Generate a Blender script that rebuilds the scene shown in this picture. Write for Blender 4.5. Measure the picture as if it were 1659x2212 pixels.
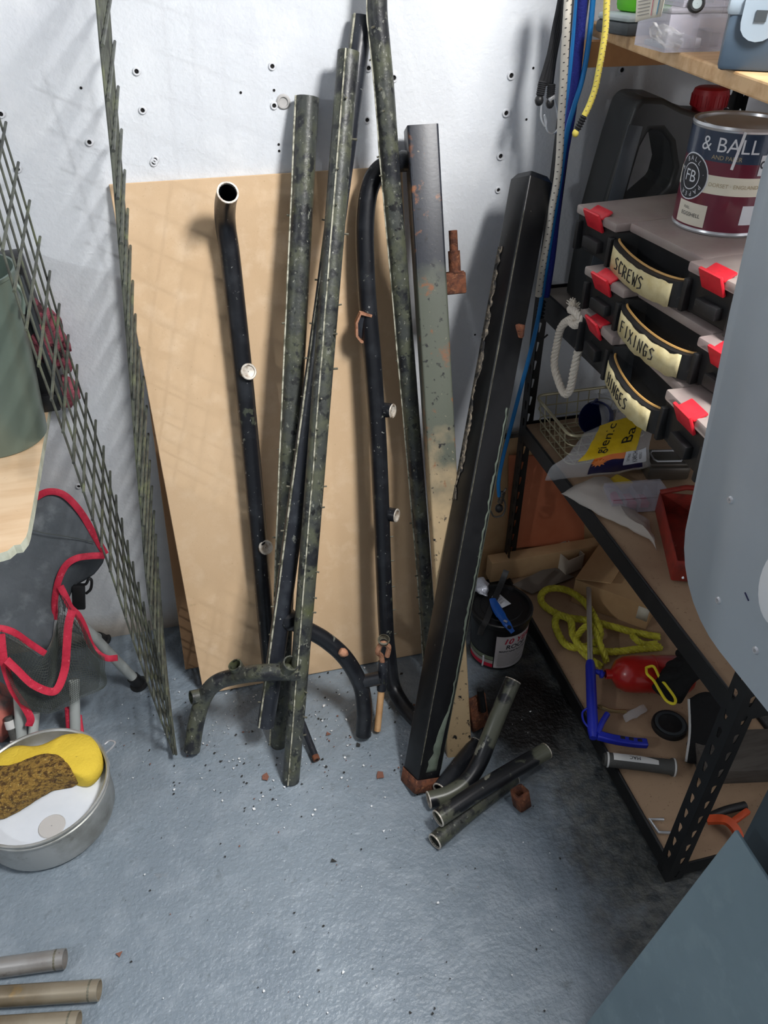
import bpy, bmesh, math, random
from mathutils import Vector, Matrix, Quaternion, noise as mnoise
import numpy as np

for o in list(bpy.data.objects): bpy.data.objects.remove(o)
SC = bpy.context.scene
COL = SC.collection
V = Vector
rnd = random.Random(7)
PI = math.pi

# ------------------------------------------------------------------ camera
FPX, PX, PY = 1680.0, 829.5, 1106.0
CAM = V((0.0, 0.0, 1.6))
_p, _y = math.radians(37.0), math.radians(14.1)
FWD = V((math.sin(_y)*math.cos(_p), math.cos(_y)*math.cos(_p), -math.sin(_p)))
RGT = V((math.cos(_y), -math.sin(_y), 0.0))
UPV = RGT.cross(FWD)
cd = bpy.data.cameras.new('camera'); cam = bpy.data.objects.new('camera', cd); COL.objects.link(cam)
cd.sensor_fit = 'VERTICAL'; cd.sensor_height = 36.0; cd.sensor_width = 27.0
cd.lens = 36.0*FPX/2212.0; cd.clip_start = 0.02
m3 = Matrix((RGT, UPV, -FWD)).transposed()
cam.matrix_world = Matrix.Translation(CAM) @ m3.to_4x4()
SC.camera = cam

# ------------------------------------------------------------------ light
w = bpy.data.worlds.new('world'); SC.world = w; w.use_nodes = True
w.node_tree.nodes['Background'].inputs[0].default_value = (0.92, 0.97, 1.0, 1)
w.node_tree.nodes['Background'].inputs[1].default_value = 0.19
LAMP_X, LAMP_Y, LAMP_Z = 0.85, 0.20, 2.40
ld = bpy.data.lights.new('lamp', 'AREA'); ld.shape = 'RECTANGLE'; ld.size = 0.32; ld.size_y = 0.56
ld.energy = 52.0; ld.color = (1.0, 0.985, 0.965)
lo = bpy.data.objects.new('lamp', ld); COL.objects.link(lo); lo.location = (LAMP_X, LAMP_Y, LAMP_Z-0.035)
ld2 = bpy.data.lights.new('far_lamp', 'AREA'); ld2.shape = 'DISK'; ld2.size = 0.10; ld2.energy = 8.0; ld2.color = (0.95, 0.98, 1.0)
lo2 = bpy.data.objects.new('far_lamp', ld2); COL.objects.link(lo2); lo2.location = (-2.0, 0.05, 2.0)
lo2.rotation_euler = (V((-.1, 1.5, .9))-V(lo2.location)).to_track_quat('-Z', 'Y').to_euler()
vs = SC.view_settings
vs.view_transform = 'Standard'; vs.look = 'None'; vs.gamma = 1.0; vs.exposure = 0.43; vs.use_curve_mapping = False

# ------------------------------------------------------------------ helpers: pixels of the photograph to points
def ray(px, py): return FWD + RGT*((px-PX)/FPX) - UPV*((py-PY)/FPX)
def at(px, py, X=None, Y=None, Z=None):
    d = ray(px, py)
    if X is not None: t = (X-CAM.x)/d.x
    elif Y is not None: t = (Y-CAM.y)/d.y
    else: t = (Z-CAM.z)/d.z
    return CAM + d*t
def lean(px, py, yb, k):            # on the plane y = yb + k z
    d = ray(px, py); t = (yb + k*CAM.z - CAM.y)/(d.y - k*d.z)
    return CAM + d*t

def lin(c): return tuple(((x/255.0)/12.92 if x/255.0 <= 0.04045 else ((x/255.0+0.055)/1.055)**2.4) for x in c)

# ------------------------------------------------------------------ materials
def mat(name, col, rough=0.5, metal=0.0, layers=(), bump=None, alpha=None, trans=0.0, emit=None, spec=None, coat=None):
    """layers: (noise scale, colour, lo, hi[, detail]) noise mixed over the base; ('z', colour, lo, hi, wobble)"""
    m = bpy.data.materials.new(name); m.use_nodes = True
    nt = m.node_tree; N = nt.nodes; L = nt.links; b = N['Principled BSDF']
    b.inputs['Roughness'].default_value = rough; b.inputs['Metallic'].default_value = metal
    if spec is not None: b.inputs['Specular IOR Level'].default_value = spec
    if coat: b.inputs['Coat Weight'].default_value = coat
    b.inputs['Base Color'].default_value = (*lin(col), 1)
    if trans: b.inputs['Transmission Weight'].default_value = trans
    if alpha is not None: b.inputs['Alpha'].default_value = alpha
    if emit: b.inputs['Emission Color'].default_value = (*lin(col), 1); b.inputs['Emission Strength'].default_value = emit
    tc = N.new('ShaderNodeTexCoord')
    prev = None
    for i, ly in enumerate(layers):
        if ly[0] == 'z':
            sx = N.new('ShaderNodeSeparateXYZ'); L.new(tc.outputs['Object'], sx.inputs[0])
            nz = N.new('ShaderNodeTexNoise'); nz.inputs['Scale'].default_value = 16; nz.inputs['Detail'].default_value = 6
            L.new(tc.outputs['Object'], nz.inputs['Vector'])
            ma = N.new('ShaderNodeMath'); ma.operation = 'MULTIPLY_ADD'
            L.new(nz.outputs[0], ma.inputs[0]); ma.inputs[1].default_value = ly[4]; L.new(sx.outputs[2], ma.inputs[2])
            src = ma.outputs[0]
        else:
            nz = N.new('ShaderNodeTexNoise'); nz.inputs['Scale'].default_value = ly[0]
            nz.inputs['Detail'].default_value = ly[4] if len(ly) > 4 else 6
            nz.inputs['Roughness'].default_value = 0.6
            mp = N.new('ShaderNodeMapping'); mp.inputs['Location'].default_value = (3.1*i+len(name)*0.37, 1.7*i, 0.9*i)
            if len(ly) > 5: mp.inputs['Scale'].default_value = ly[5]
            L.new(tc.outputs['Object'], mp.inputs[0]); L.new(mp.outputs[0], nz.inputs['Vector'])
            src = nz.outputs[0]
        mr = N.new('ShaderNodeMapRange'); mr.inputs[1].default_value = ly[2]; mr.inputs[2].default_value = ly[3]
        L.new(src, mr.inputs[0])
        mx = N.new('ShaderNodeMix'); mx.data_type = 'RGBA'
        if prev is None: mx.inputs[6].default_value = (*lin(col), 1)
        else: L.new(prev, mx.inputs[6])
        mx.inputs[7].default_value = (*lin(ly[1]), 1)
        L.new(mr.outputs[0], mx.inputs[0]); prev = mx.outputs[2]
    if prev is not None: L.new(prev, b.inputs['Base Color'])
    if bump:
        nz = N.new('ShaderNodeTexNoise'); nz.inputs['Scale'].default_value = bump[0]; nz.inputs['Detail'].default_value = 5
        L.new(tc.outputs['Object'], nz.inputs['Vector'])
        bp = N.new('ShaderNodeBump'); bp.inputs['Strength'].default_value = bump[1]
        bp.inputs['Distance'].default_value = bump[2] if len(bump) > 2 else 0.004
        L.new(nz.outputs[0], bp.inputs['Height']); L.new(bp.outputs[0], b.inputs['Normal'])
    return m

MT = {}
def plain(name, col, rough=0.5, metal=0.0, **k):
    if name not in MT: MT[name] = mat(name, col, rough, metal, **k)
    return MT[name]
OLIVE, DARK = (74, 76, 62), (30, 32, 36)
plain('wall_paint', (232, 234, 240), 0.75, bump=(140, 0.22, 0.004), layers=[(3, (222, 225, 233), .35, .7), (9, (238, 239, 243), .5, .75)])
plain('mdf', (218, 188, 152), 0.7, layers=[(3.0, (207, 175, 137), .35, .75), (24, (222, 194, 160), .5, .72), (9, (158, 128, 96), .72, .82), (260, (186, 153, 116), .64, .74)], bump=(300, .1, .001))
plain('mdf_b', (186, 146, 108), 0.75, layers=[(4, (170, 130, 94), .4, .7), (200, (150, 112, 80), .62, .72)])
plain('black_paint', (24, 26, 31), 0.32, layers=[(14, (44, 47, 52), .50, .72), (30, (104, 106, 98), .67, .685), (110, (140, 142, 140), .665, .70), (9, (66, 70, 60), .655, .67)], bump=(70, .15, .002))
plain('olive_tube', (62, 65, 62), 0.42, layers=[(20, (80, 83, 68), .45, .60), (13, (32, 34, 38), .53, .60), (45, (40, 42, 42), .56, .62), (70, (116, 118, 108), .61, .68), (130, (160, 160, 150), .655, .71), (45, (150, 150, 140), .66, .70, 6, (3, 3, .6)), (9, (88, 94, 50), .60, .78), (33, (22, 23, 24), .64, .67)], bump=(90, .35, .003))
plain('dark_tube', (34, 37, 44), 0.36, layers=[(18, (54, 58, 64), .5, .7), (50, (108, 110, 104), .65, .70), (10, (76, 80, 62), .62, .66), (150, (150, 152, 150), .66, .70)], bump=(80, .2, .002))
plain('pale_edge', (186, 184, 166), 0.6, layers=[(60, (96, 96, 80), .45, .6)])
plain('stub_metal', (120, 118, 104), 0.5, metal=.3, layers=[(90, (70, 68, 54), .4, .65)])
plain('cut_steel', (200, 194, 184), 0.4, metal=.15, layers=[(70, (130, 108, 84), .45, .7)])
plain('rust', (118, 70, 46), 0.85, layers=[(60, (78, 46, 34), .42, .62), (110, (158, 108, 74), .58, .7)], bump=(120, .8, .005))
plain('rust_pink', (176, 128, 100), 0.8, layers=[(70, (130, 82, 58), .5, .68)], bump=(120, .6, .003))
plain('wood_dowel', (206, 164, 118), 0.6, layers=[(30, (188, 142, 96), .4, .7)])
plain('square_tube', (42, 45, 53), 0.38, layers=[('z', (84, 88, 78), 1.085, 1.06, .08), (11, (128, 82, 54), .59, .66), ('z', (178, 156, 122), .88, .72, .34), (30, (128, 82, 52), .60, .68), (70, (28, 29, 32), .60, .66), (140, (196, 178, 148), .68, .75)], bump=(160, .12, .001))
plain('square_black', (15, 16, 19), 0.35, layers=[(8, (30, 31, 33), .5, .7), (22, (96, 88, 76), .69, .73), (120, (130, 126, 116), .71, .75), (6, (84, 92, 80), .69, .70)], bump=(60, .12, .002))
plain('mesh_wire', (84, 88, 78), 0.5, layers=[(30, (56, 58, 54), .42, .62), (16, (104, 110, 82), .55, .7)], bump=(200, .3, .001))
plain('shelf_black', (20, 21, 23), 0.42, layers=[(12, (36, 37, 39), .5, .75), (120, (74, 76, 78), .72, .78)])
plain('hardboard', (172, 144, 116), 0.75, layers=[(5, (154, 126, 100), .4, .7), (160, (132, 104, 80), .62, .7)])
plain('shelf_grey', (150, 142, 134), 0.7, layers=[(6, (128, 120, 112), .4, .7)])
plain('pine', (214, 178, 132), 0.55, layers=[(7, (190, 148, 100), .42, .68, 4, (1, 6, 6)), (16, (168, 124, 80), .66, .74)])
plain('pine_dark', (178, 128, 76), 0.6, layers=[(7, (150, 102, 58), .4, .7)])
plain('ply', (222, 194, 160), 0.65, layers=[(5, (206, 172, 134), .4, .68, 4, (1, 5, 5)), (60, (182, 150, 116), .68, .74)])
plain('ply_edge', (206, 210, 192), 0.7, layers=[(40, (176, 178, 158), .4, .7)])

# ------------------------------------------------------------------ mesh collector
class MB:
    def __init__(s): s.v = []; s.f = []; s.mi = []; s.cur = 0
    def add(s, vs_, fs):
        o = len(s.v); s.v += [V(p) for p in vs_]; s.f += [tuple(i+o for i in f) for f in fs]; s.mi += [s.cur]*len(fs); return s
    def box(s, c, size, rot=None, bev=0):
        c = V(c); sx, sy, sz = size[0]/2, size[1]/2, size[2]/2
        R = rot if rot is not None else Matrix.Identity(3)
        if bev <= 0:
            p = [c+R@V((x*sx, y*sy, z*sz)) for x in (-1, 1) for y in (-1, 1) for z in (-1, 1)]
            s.add(p, [(0, 1, 3, 2), (4, 6, 7, 5), (0, 4, 5, 1), (2, 3, 7, 6), (0, 2, 6, 4), (1, 5, 7, 3)])
        else:
            b = min(bev, sx*.9, sy*.9, sz*.9)
            bm = bmesh.new(); bmesh.ops.create_cube(bm, size=1)
            for v in bm.verts: v.co = V((v.co.x*2*sx, v.co.y*2*sy, v.co.z*2*sz))
            bmesh.ops.bevel(bm, geom=list(bm.edges), offset=b, segments=2, affect='EDGES', profile=.5)
            bm.verts.index_update()
            s.add([c+R@v.co for v in bm.verts], [tuple(v.index for v in f.verts) for f in bm.faces]); bm.free()
        return s
    def hexa(s, p):      # eight corners: bottom ring 0-3, top ring 4-7
        return s.add(p, [(3, 2, 1, 0), (4, 5, 6, 7), (0, 1, 5, 4), (1, 2, 6, 5), (2, 3, 7, 6), (3, 0, 4, 7)])
    def sweep(s, prof, path, hint=None, caps=True, scales=None, twist=0.0):
        path = [V(p) for p in path]; n = len(path); m = len(prof)
        T = []
        for i in range(n):
            a = path[max(i-1, 0)]; b = path[min(i+1, n-1)]; T.append((b-a).normalized())
        if hint is None: hint = V((0, 0, 1)) if abs(T[0].z) < .9 else V((1, 0, 0))
        u = (V(hint) - T[0]*V(hint).dot(T[0])).normalized()
        vs_ = []
        for i in range(n):
            if i: 
                q = T[i-1].rotation_difference(T[i]); u = q @ u; u = (u - T[i]*u.dot(T[i])).normalized()
            r = T[i].cross(u); k = scales[i] if scales else 1.0
            a = twist*i/max(n-1, 1); ca, sa = math.cos(a), math.sin(a)
            for (x, y) in prof:
                X, Y = x*ca-y*sa, x*sa+y*ca
                vs_.append(path[i] + (r*X + u*Y)*k)
        fs = []
        for i in range(n-1):
            for j in range(m):
                a = i*m+j; b = i*m+(j+1) % m
                fs.append((a, b, b+m, a+m))
        if caps: fs.append(tuple(reversed(range(m)))); fs.append(tuple((n-1)*m+j for j in range(m)))
        return s.add(vs_, fs)
    def tube(s, path, r, seg=14, wall=0.0, scales=None, hint=None):
        c = [(math.cos(2*PI*j/seg), math.sin(2*PI*j/seg)) for j in range(seg)]
        if not wall: return s.sweep([(x*r, y*r) for x, y in c], path, caps=True, scales=scales, hint=hint)
        n = len(path); o0 = len(s.v)
        s.sweep([(x*r, y*r) for x, y in c], path, caps=False, scales=scales, hint=hint); o1 = len(s.v)
        k0 = len(s.f)
        s.sweep([(x*(r-wall), y*(r-wall)) for x, y in c], path, caps=False, scales=scales, hint=hint)
        for i in range(k0, len(s.f)): s.f[i] = tuple(reversed(s.f[i]))
        for j in range(seg):
            k = (j+1) % seg
            s.f.append((o0+j, o1+j, o1+k, o0+k)); s.mi.append(s.cur)
            e = (n-1)*seg
            s.f.append((o0+e+k, o1+e+k, o1+e+j, o0+e+j)); s.mi.append(s.cur)
        return s
    def lathe(s, prof, c=(0, 0, 0), axis=(0, 0, 1), seg=28, a0=0.0, a1=2*PI, cap=False):
        """prof: (radius, height) pairs"""
        ax = V(axis).normalized(); q = V((0, 0, 1)).rotation_difference(ax); c = V(c)
        full = abs(a1-a0-2*PI) < 1e-6; n = seg if full else seg+1
        vs_ = []
        for (r, h) in prof:
            for j in range(n):
                a = a0+(a1-a0)*j/seg; vs_.append(c+q@V((r*math.cos(a), r*math.sin(a), h)))
        fs = []
        for i in range(len(prof)-1):
            for j in range(seg):
                k = (j+1) % n; fs.append((i*n+j, i*n+k, (i+1)*n+k, (i+1)*n+j))
        if cap and full:
            fs.append(tuple(reversed(range(n)))); fs.append(tuple((len(prof)-1)*n+j for j in range(n)))
        return s.add(vs_, fs)
    def grid(s, rows):
        n = len(rows[0]); vs_ = [p for r in rows for p in r]; fs = []
        for i in range(len(rows)-1):
            for j in range(n-1): fs.append((i*n+j, i*n+j+1, (i+1)*n+j+1, (i+1)*n+j))
        return s.add(vs_, fs)
    def build(s, name, mats, parent=None, smooth=True, angle=38, solid=0.0, origin=None, subd=0):
        me = bpy.data.meshes.new(name)
        o = bpy.data.objects.new(name, me)
        off = V((0, 0, 0))
        if parent is not None:
            p = parent
            while p is not None: off += p.location; p = p.parent
        loc = V(origin)-off if origin is not None else V((0, 0, 0))
        off = off + loc
        me.from_pydata([tuple(v-off) for v in s.v], [], s.f)
        if not isinstance(mats, (list, tuple)): mats = [mats]
        for m in mats: me.materials.append(MT[m] if isinstance(m, str) else m)
        for p, i in zip(me.polygons, s.mi): p.material_index = i
        bm = bmesh.new(); bm.from_mesh(me); bmesh.ops.recalc_face_normals(bm, faces=bm.faces); bm.to_mesh(me); bm.free()
        if smooth:
            for p in me.polygons: p.use_smooth = True
            me.set_sharp_from_angle(angle=math.radians(angle))
        me.update()
        COL.objects.link(o); o.location = loc
        if parent is not None: o.parent = parent
        if solid:
            sm = o.modifiers.new('thickness', 'SOLIDIFY'); sm.thickness = abs(solid); sm.offset = 1 if solid > 0 else -1
        if subd:
            sb = o.modifiers.new('smooth', 'SUBSURF'); sb.levels = subd; sb.render_levels = subd
        return o

def tag(o, label, cat=None, group=None, kind=None):
    if label: o['label'] = label
    if cat: o['category'] = cat
    if group: o['group'] = group
    if kind: o['kind'] = kind
    return o
def thing(name, label, cat, loc=(0, 0, 0), group=None):
    o = bpy.data.objects.new(name, None); COL.objects.link(o); o.location = V(loc); o.empty_display_size = .02
    return tag(o, label, cat, group)
def smoothpath(pts, n=8):
    pts = [V(p) for p in pts]
    if len(pts) < 3: return [pts[0].lerp(pts[1], i/n) for i in range(n+1)]
    P = [pts[0]*2-pts[1]] + pts + [pts[-1]*2-pts[-2]]; out = []
    for i in range(1, len(P)-2):
        for k in range(n):
            t = k/n; a, b, c, d = P[i-1], P[i], P[i+1], P[i+2]
            out.append(.5*((2*b)+(c-a)*t+(2*a-5*b+4*c-d)*t*t+(3*b-a-3*c+d)*t**3))
    out.append(pts[-1]); return out
def resample(pts, n):
    pts = [V(p) for p in pts]; d = [0]
    for a, b in zip(pts, pts[1:]): d.append(d[-1]+(b-a).length)
    out = []; j = 0
    for i in range(n):
        t = d[-1]*i/(n-1)
        while j < len(pts)-2 and d[j+1] < t: j += 1
        k = (t-d[j])/max(d[j+1]-d[j], 1e-9); out.append(pts[j].lerp(pts[j+1], min(max(k, 0), 1)))
    return out
def loft(curves, n, sub=4, wob=0.0, ws=30):
    rows = [resample(smoothpath(c, 6), n) for c in curves]
    cols = [smoothpath([r[j] for r in rows], sub) for j in range(n)]
    R = [[cols[j][i] for j in range(n)] for i in range(len(cols[0]))]
    if wob:
        R = [[p + V((mnoise.noise(p*ws), mnoise.noise(p*ws+V((7, 0, 0))), mnoise.noise(p*ws+V((0, 9, 0)))))*wob for p in r] for r in R]
    return R
def rotz(a): return Matrix.Rotation(a, 3, 'Z')
def circ(n): return [(math.cos(2*PI*j/n), math.sin(2*PI*j/n)) for j in range(n)]
_tc = {}
def text2d(s, size, shear=0.0, bold=0.0):
    cu = bpy.data.curves.new('t', 'FONT'); cu.body = s; cu.size = size; cu.shear = shear; cu.offset = bold
    cu.align_x = 'CENTER'; cu.align_y = 'CENTER'; cu.resolution_u = 3
    ob = bpy.data.objects.new('t', cu); COL.objects.link(ob)
    dg = bpy.context.evaluated_depsgraph_get(); dg.update()
    me = bpy.data.meshes.new_from_object(ob.evaluated_get(dg))
    vs_ = [v.co.copy() for v in me.vertices]; fs = [tuple(p.vertices) for p in me.polygons]
    bpy.data.objects.remove(ob); bpy.data.curves.remove(cu); bpy.data.meshes.remove(me)
    return vs_, fs
def text_on(mb, s, size, fn, **k):
    vs_, fs = text2d(s, size, **k); mb.add([fn(v.x, v.y) for v in vs_], fs); return mb
STROKES = {'S': [[(.9, .9), (.5, 1), (.1, .8), (.4, .55), (.8, .4), (.7, .1), (.1, 0)]], 'C': [[(.9, .9), (.4, 1), (.1, .5), (.4, 0), (.9, .15)]],
 'R': [[(.1, 0), (.15, 1), (.8, .85), (.7, .5), (.15, .45)], [(.3, .45), (.9, 0)]], 'E': [[(.85, 1), (.15, .95), (.1, .05), (.85, 0)], [(.1, .5), (.7, .52)]],
 'W': [[(0, 1), (.25, 0), (.5, .7), (.75, 0), (1, 1)]], 'F': [[(.1, 0), (.1, .95), (.85, 1)], [(.1, .5), (.7, .55)]], 'I': [[(.5, 0), (.5, 1)]],
 'X': [[(.05, 0), (.9, 1)], [(.1, 1), (.9, 0)]], 'N': [[(.1, 0), (.15, 1), (.8, 0), (.9, 1)]], 'G': [[(.9, .9), (.4, 1), (.1, .5), (.4, 0), (.85, .1), (.85, .5), (.5, .45)]],
 'H': [[(.1, 0), (.1, 1)], [(.9, 0), (.85, 1)], [(.1, .5), (.88, .55)]]}
def handwrite(mb, s, h, wd, fn, r):
    """handwritten capitals centred on (0, 0); fn maps (u, v) to a point"""
    n = len(s); x = -n*wd/2
    for i, c in enumerate(s):
        for st in STROKES[c]:
            mb.tube([fn(x+wd*.8*a+rnd.uniform(-.0006, .0006), h*(b-.5)+rnd.uniform(-.0005, .0005)) for a, b in st], r, 5)
        x += wd

# ================================================================== THE SETTING
YW = 1.68
# floor: painted concrete, lumpy
mb = MB(); x0, x1, y0, y1 = -1.15, 1.33, 0.15, YW
nx, ny = 300, 186
rows = []
for j in range(ny+1):
    r = []
    for i in range(nx+1):
        x = x0+(x1-x0)*i/nx; y = y0+(y1-y0)*j/ny
        amp = 0.4 + 0.9*max(0, min(1, (x-0.0)/0.7))
        z = (mnoise.noise(V((x*26, y*26, 0)))*.0020 + mnoise.noise(V((x*62, y*62, 3)))*.0016)*amp - .003
        if i in (0, nx) or j in (0, ny): z = -.002
        r.append(V((x, y, z)))
    rows.append(r)
mb.grid(rows)
for (a, b, c_, d) in ((-3.2, x0, -2.6, YW), (x1, x1+.02, -2.6, YW), (x0, x1, -2.6, y0)):
    mb.add([(a, c_, -.002), (b, c_, -.002), (b, d, -.002), (a, d, -.002)], [(0, 1, 2, 3)])
MT['floor_paint'] = mat('floor_paint', (128, 140, 150), 0.36, layers=[(2.2, (118, 130, 141), .35, .7), (16, (136, 147, 157), .48, .7), (40, (108, 118, 125), .6, .75),
     (5.0, (138, 128, 116), .68, .80), (190, (166, 176, 182), .67, .74), (120, (70, 76, 80), .70, .74), (7, (126, 84, 66), .735, .80)], bump=(110, .6, .006))
def floor_dark_tone(m):
    """near-black round patch by the bucket and a darker band along the shelving"""
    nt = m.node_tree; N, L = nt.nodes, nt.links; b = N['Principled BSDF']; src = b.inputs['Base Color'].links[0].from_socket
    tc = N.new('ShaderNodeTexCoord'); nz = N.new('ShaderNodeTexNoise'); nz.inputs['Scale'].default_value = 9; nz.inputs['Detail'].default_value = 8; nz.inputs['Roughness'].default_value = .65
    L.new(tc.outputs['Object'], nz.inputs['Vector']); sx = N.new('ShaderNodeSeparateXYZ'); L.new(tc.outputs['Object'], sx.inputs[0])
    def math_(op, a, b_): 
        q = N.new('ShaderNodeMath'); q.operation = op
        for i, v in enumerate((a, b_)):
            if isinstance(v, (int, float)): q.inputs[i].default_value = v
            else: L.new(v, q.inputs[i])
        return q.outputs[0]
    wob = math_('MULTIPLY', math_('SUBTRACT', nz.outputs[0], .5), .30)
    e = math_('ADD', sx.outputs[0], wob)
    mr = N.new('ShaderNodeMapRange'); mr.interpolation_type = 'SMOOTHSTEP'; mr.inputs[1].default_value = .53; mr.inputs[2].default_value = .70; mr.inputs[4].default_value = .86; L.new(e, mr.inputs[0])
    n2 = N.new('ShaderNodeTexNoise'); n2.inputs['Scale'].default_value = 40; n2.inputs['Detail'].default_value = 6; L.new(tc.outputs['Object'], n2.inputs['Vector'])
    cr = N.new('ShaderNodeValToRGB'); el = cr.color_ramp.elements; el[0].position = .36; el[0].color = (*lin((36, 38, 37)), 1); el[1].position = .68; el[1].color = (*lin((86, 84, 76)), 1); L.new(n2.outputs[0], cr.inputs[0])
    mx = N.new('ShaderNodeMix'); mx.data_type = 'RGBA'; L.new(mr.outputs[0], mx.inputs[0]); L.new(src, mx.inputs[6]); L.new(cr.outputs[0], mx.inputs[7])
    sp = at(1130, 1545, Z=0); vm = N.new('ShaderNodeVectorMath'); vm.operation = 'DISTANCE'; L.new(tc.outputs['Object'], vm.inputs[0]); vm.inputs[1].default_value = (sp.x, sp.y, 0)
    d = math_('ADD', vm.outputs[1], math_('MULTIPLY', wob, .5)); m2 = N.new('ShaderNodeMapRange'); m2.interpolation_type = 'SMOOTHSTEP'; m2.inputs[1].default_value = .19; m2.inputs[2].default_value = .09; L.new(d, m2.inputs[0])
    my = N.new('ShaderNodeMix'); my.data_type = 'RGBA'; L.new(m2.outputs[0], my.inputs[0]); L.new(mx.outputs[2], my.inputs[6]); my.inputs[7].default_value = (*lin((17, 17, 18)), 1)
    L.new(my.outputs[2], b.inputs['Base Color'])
floor_dark_tone(MT['floor_paint'])
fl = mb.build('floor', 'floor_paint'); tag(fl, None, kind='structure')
# walls
mb = MB(); mb.box((-.95, YW+.05, 1.25), (4.56, .1, 2.54))
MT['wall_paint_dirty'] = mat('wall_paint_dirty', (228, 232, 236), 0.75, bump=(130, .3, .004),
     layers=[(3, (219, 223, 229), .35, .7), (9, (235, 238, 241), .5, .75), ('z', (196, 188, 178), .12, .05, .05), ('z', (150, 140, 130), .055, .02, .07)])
wall = mb.build('wall_back', 'wall_paint_dirty', smooth=False); tag(wall, None, kind='structure')
mb = MB(); mb.box((1.38, -.45, 1.25), (.1, 4.26, 2.54)); o = mb.build('wall_right', 'wall_paint', smooth=False); tag(o, None, kind='structure')
mb = MB(); mb.box((-.9, -.45, 2.55), (4.66, 4.26, .06)); o = mb.build('ceiling', 'wall_paint', smooth=False); tag(o, None, kind='structure')
# drill holes with plugs
plain('hole', (22, 20, 20), .9); plain('plug', (226, 228, 232), .5); plain('plug_worn', (190, 188, 186), .7)
mb = MB(); mb.lathe([(.0001, 0), (.0026, 0), (.0028, .0004)], (0, 0, 0), (0, -1, 0), 10); HOLE = mb.build('plug_hole', 'hole', smooth=False).data
mb = MB(); mb.lathe([(.0028, .0002), (.0032, .0022), (.0048, .0022), (.0056, .0002)], (0, 0, 0), (0, -1, 0), 14); PLUG = mb.build('wall_plug', 'plug').data
for o in list(COL.objects):
    if o.data in (HOLE, PLUG): bpy.data.objects.remove(o)
holes = [(295, 154, 1), (175, 190, 0), (308, 238, 1), (193, 307, 1), (332, 351, 1), (588, 143, 1), (592, 195, 0), (796, 147, 1), (850, 168, 2), (793, 259, 1), (603, 326, 0),
         (1104, 163, 2), (1093, 244, 2), (1081, 337, 2), (1076, 410, 1), (1043, 723, 1), (1026, 723, 0), (1152, 147, 0), (1343, 151, 2), (1327, 232, 2), (38, 365, 1), (2, 246, 1), (520, 200, 0),
         (170, 1050, 1), (592, 228, 1), (602, 312, 0), (1137, 258, 0), (335, 345, 1)]
for (px, py, k) in holes:
    p = at(px, py, Y=YW-.0006)
    h = bpy.data.objects.new('plug_hole', HOLE); COL.objects.link(h); h.location = p; h.parent = wall
    s = (.9, 1.35, 1.6)[k]; h.scale = (s, s, s)
    if k:
        g = bpy.data.objects.new('wall_plug', PLUG); COL.objects.link(g); g.location = p; g.parent = wall; g.scale = (s, s, s)
p = at(612, 220, Y=YW-.001); mb = MB()
mb.lathe([(.0001, .0), (.008, .0), (.009, .003), (.0115, .003), (.014, .0)], p, (0, -1, 0), 18); mb.build('filled_hole', 'plug_worn', wall)

# ================================================================== BOARDS ON THE WALL
def board(name, bl, br, tl, tr, th, m, label, cat):
    nrm = (V(br)-V(bl)).cross(V(tl)-V(bl)).normalized()
    if nrm.y < 0: nrm = -nrm
    root = thing(name, label, cat, (V(bl)+V(br))/2)
    mb = MB(); f = [V(bl), V(br), V(br)+nrm*th, V(bl)+nrm*th, V(tl), V(tr), V(tr)+nrm*th, V(tl)+nrm*th]
    mb.hexa(f); o = mb.build('panel', m, root, smooth=False)
    bv = o.modifiers.new('edge', 'BEVEL'); bv.width = .0012; bv.segments = 1
    return root
board('fibreboard_sheet', at(440, 1500, Z=.001), at(911, 1412, Z=.001), at(235, 398, Y=1.668), at(869, 358, Y=1.668), .009, 'mdf',
      'large tan fibreboard sheet leaning against the white wall behind the pipes', 'board')
b0 = at(400, 1447, Z=.001); t0 = at(319, 852, Y=1.667)
board('hardboard_offcut', b0, b0+V((.42, .0, 0)), t0, t0+V((.42, 0, 0)), .005, 'mdf_b', 'shorter brown hardboard offcut half hidden behind the large tan sheet', 'board')

# ================================================================== PIPES AND TUBES
def unit_stub(r, l):
    mb = MB(); mb.tube([(0, 0, -l*.3), (0, 0, l)], r, 7); o = mb.build('wire_stub', 'stub_metal'); me = o.data; bpy.data.objects.remove(o); return me
STUB = unit_stub(.0018, .009)
def stub_at(p, d, parent, s=1.0):
    o = bpy.data.objects.new('wire_stub', STUB); COL.objects.link(o); o.parent = parent
    o.location = V(p)-parent.location; o.rotation_mode = 'QUATERNION'
    o.rotation_quaternion = V((0, 0, 1)).rotation_difference(V(d).normalized()); o.scale = (s, s, s); return o
def ring_stub(parent, p, d, r=.014, l=.016, m='black_paint', cut='cut_steel', name='pipe_stub'):
    d = V(d).normalized(); p = V(p)
    mb = MB(); mb.tube([p-d*.012, p+d*l], r, 16, wall=.003); a = mb.build(name, m, parent)
    mb = MB(); mb.lathe([(r-.0032, -.0012), (r+.0004, 0), (r-.001, .0016), (r-.004, .0014), (r-.0045, -.002), (.001, -.003)], p+d*l, d, 18); mb.build('cut_rim', cut, a)
    return a
TOCAM = lambda p: (CAM-V(p)).normalized()

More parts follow.
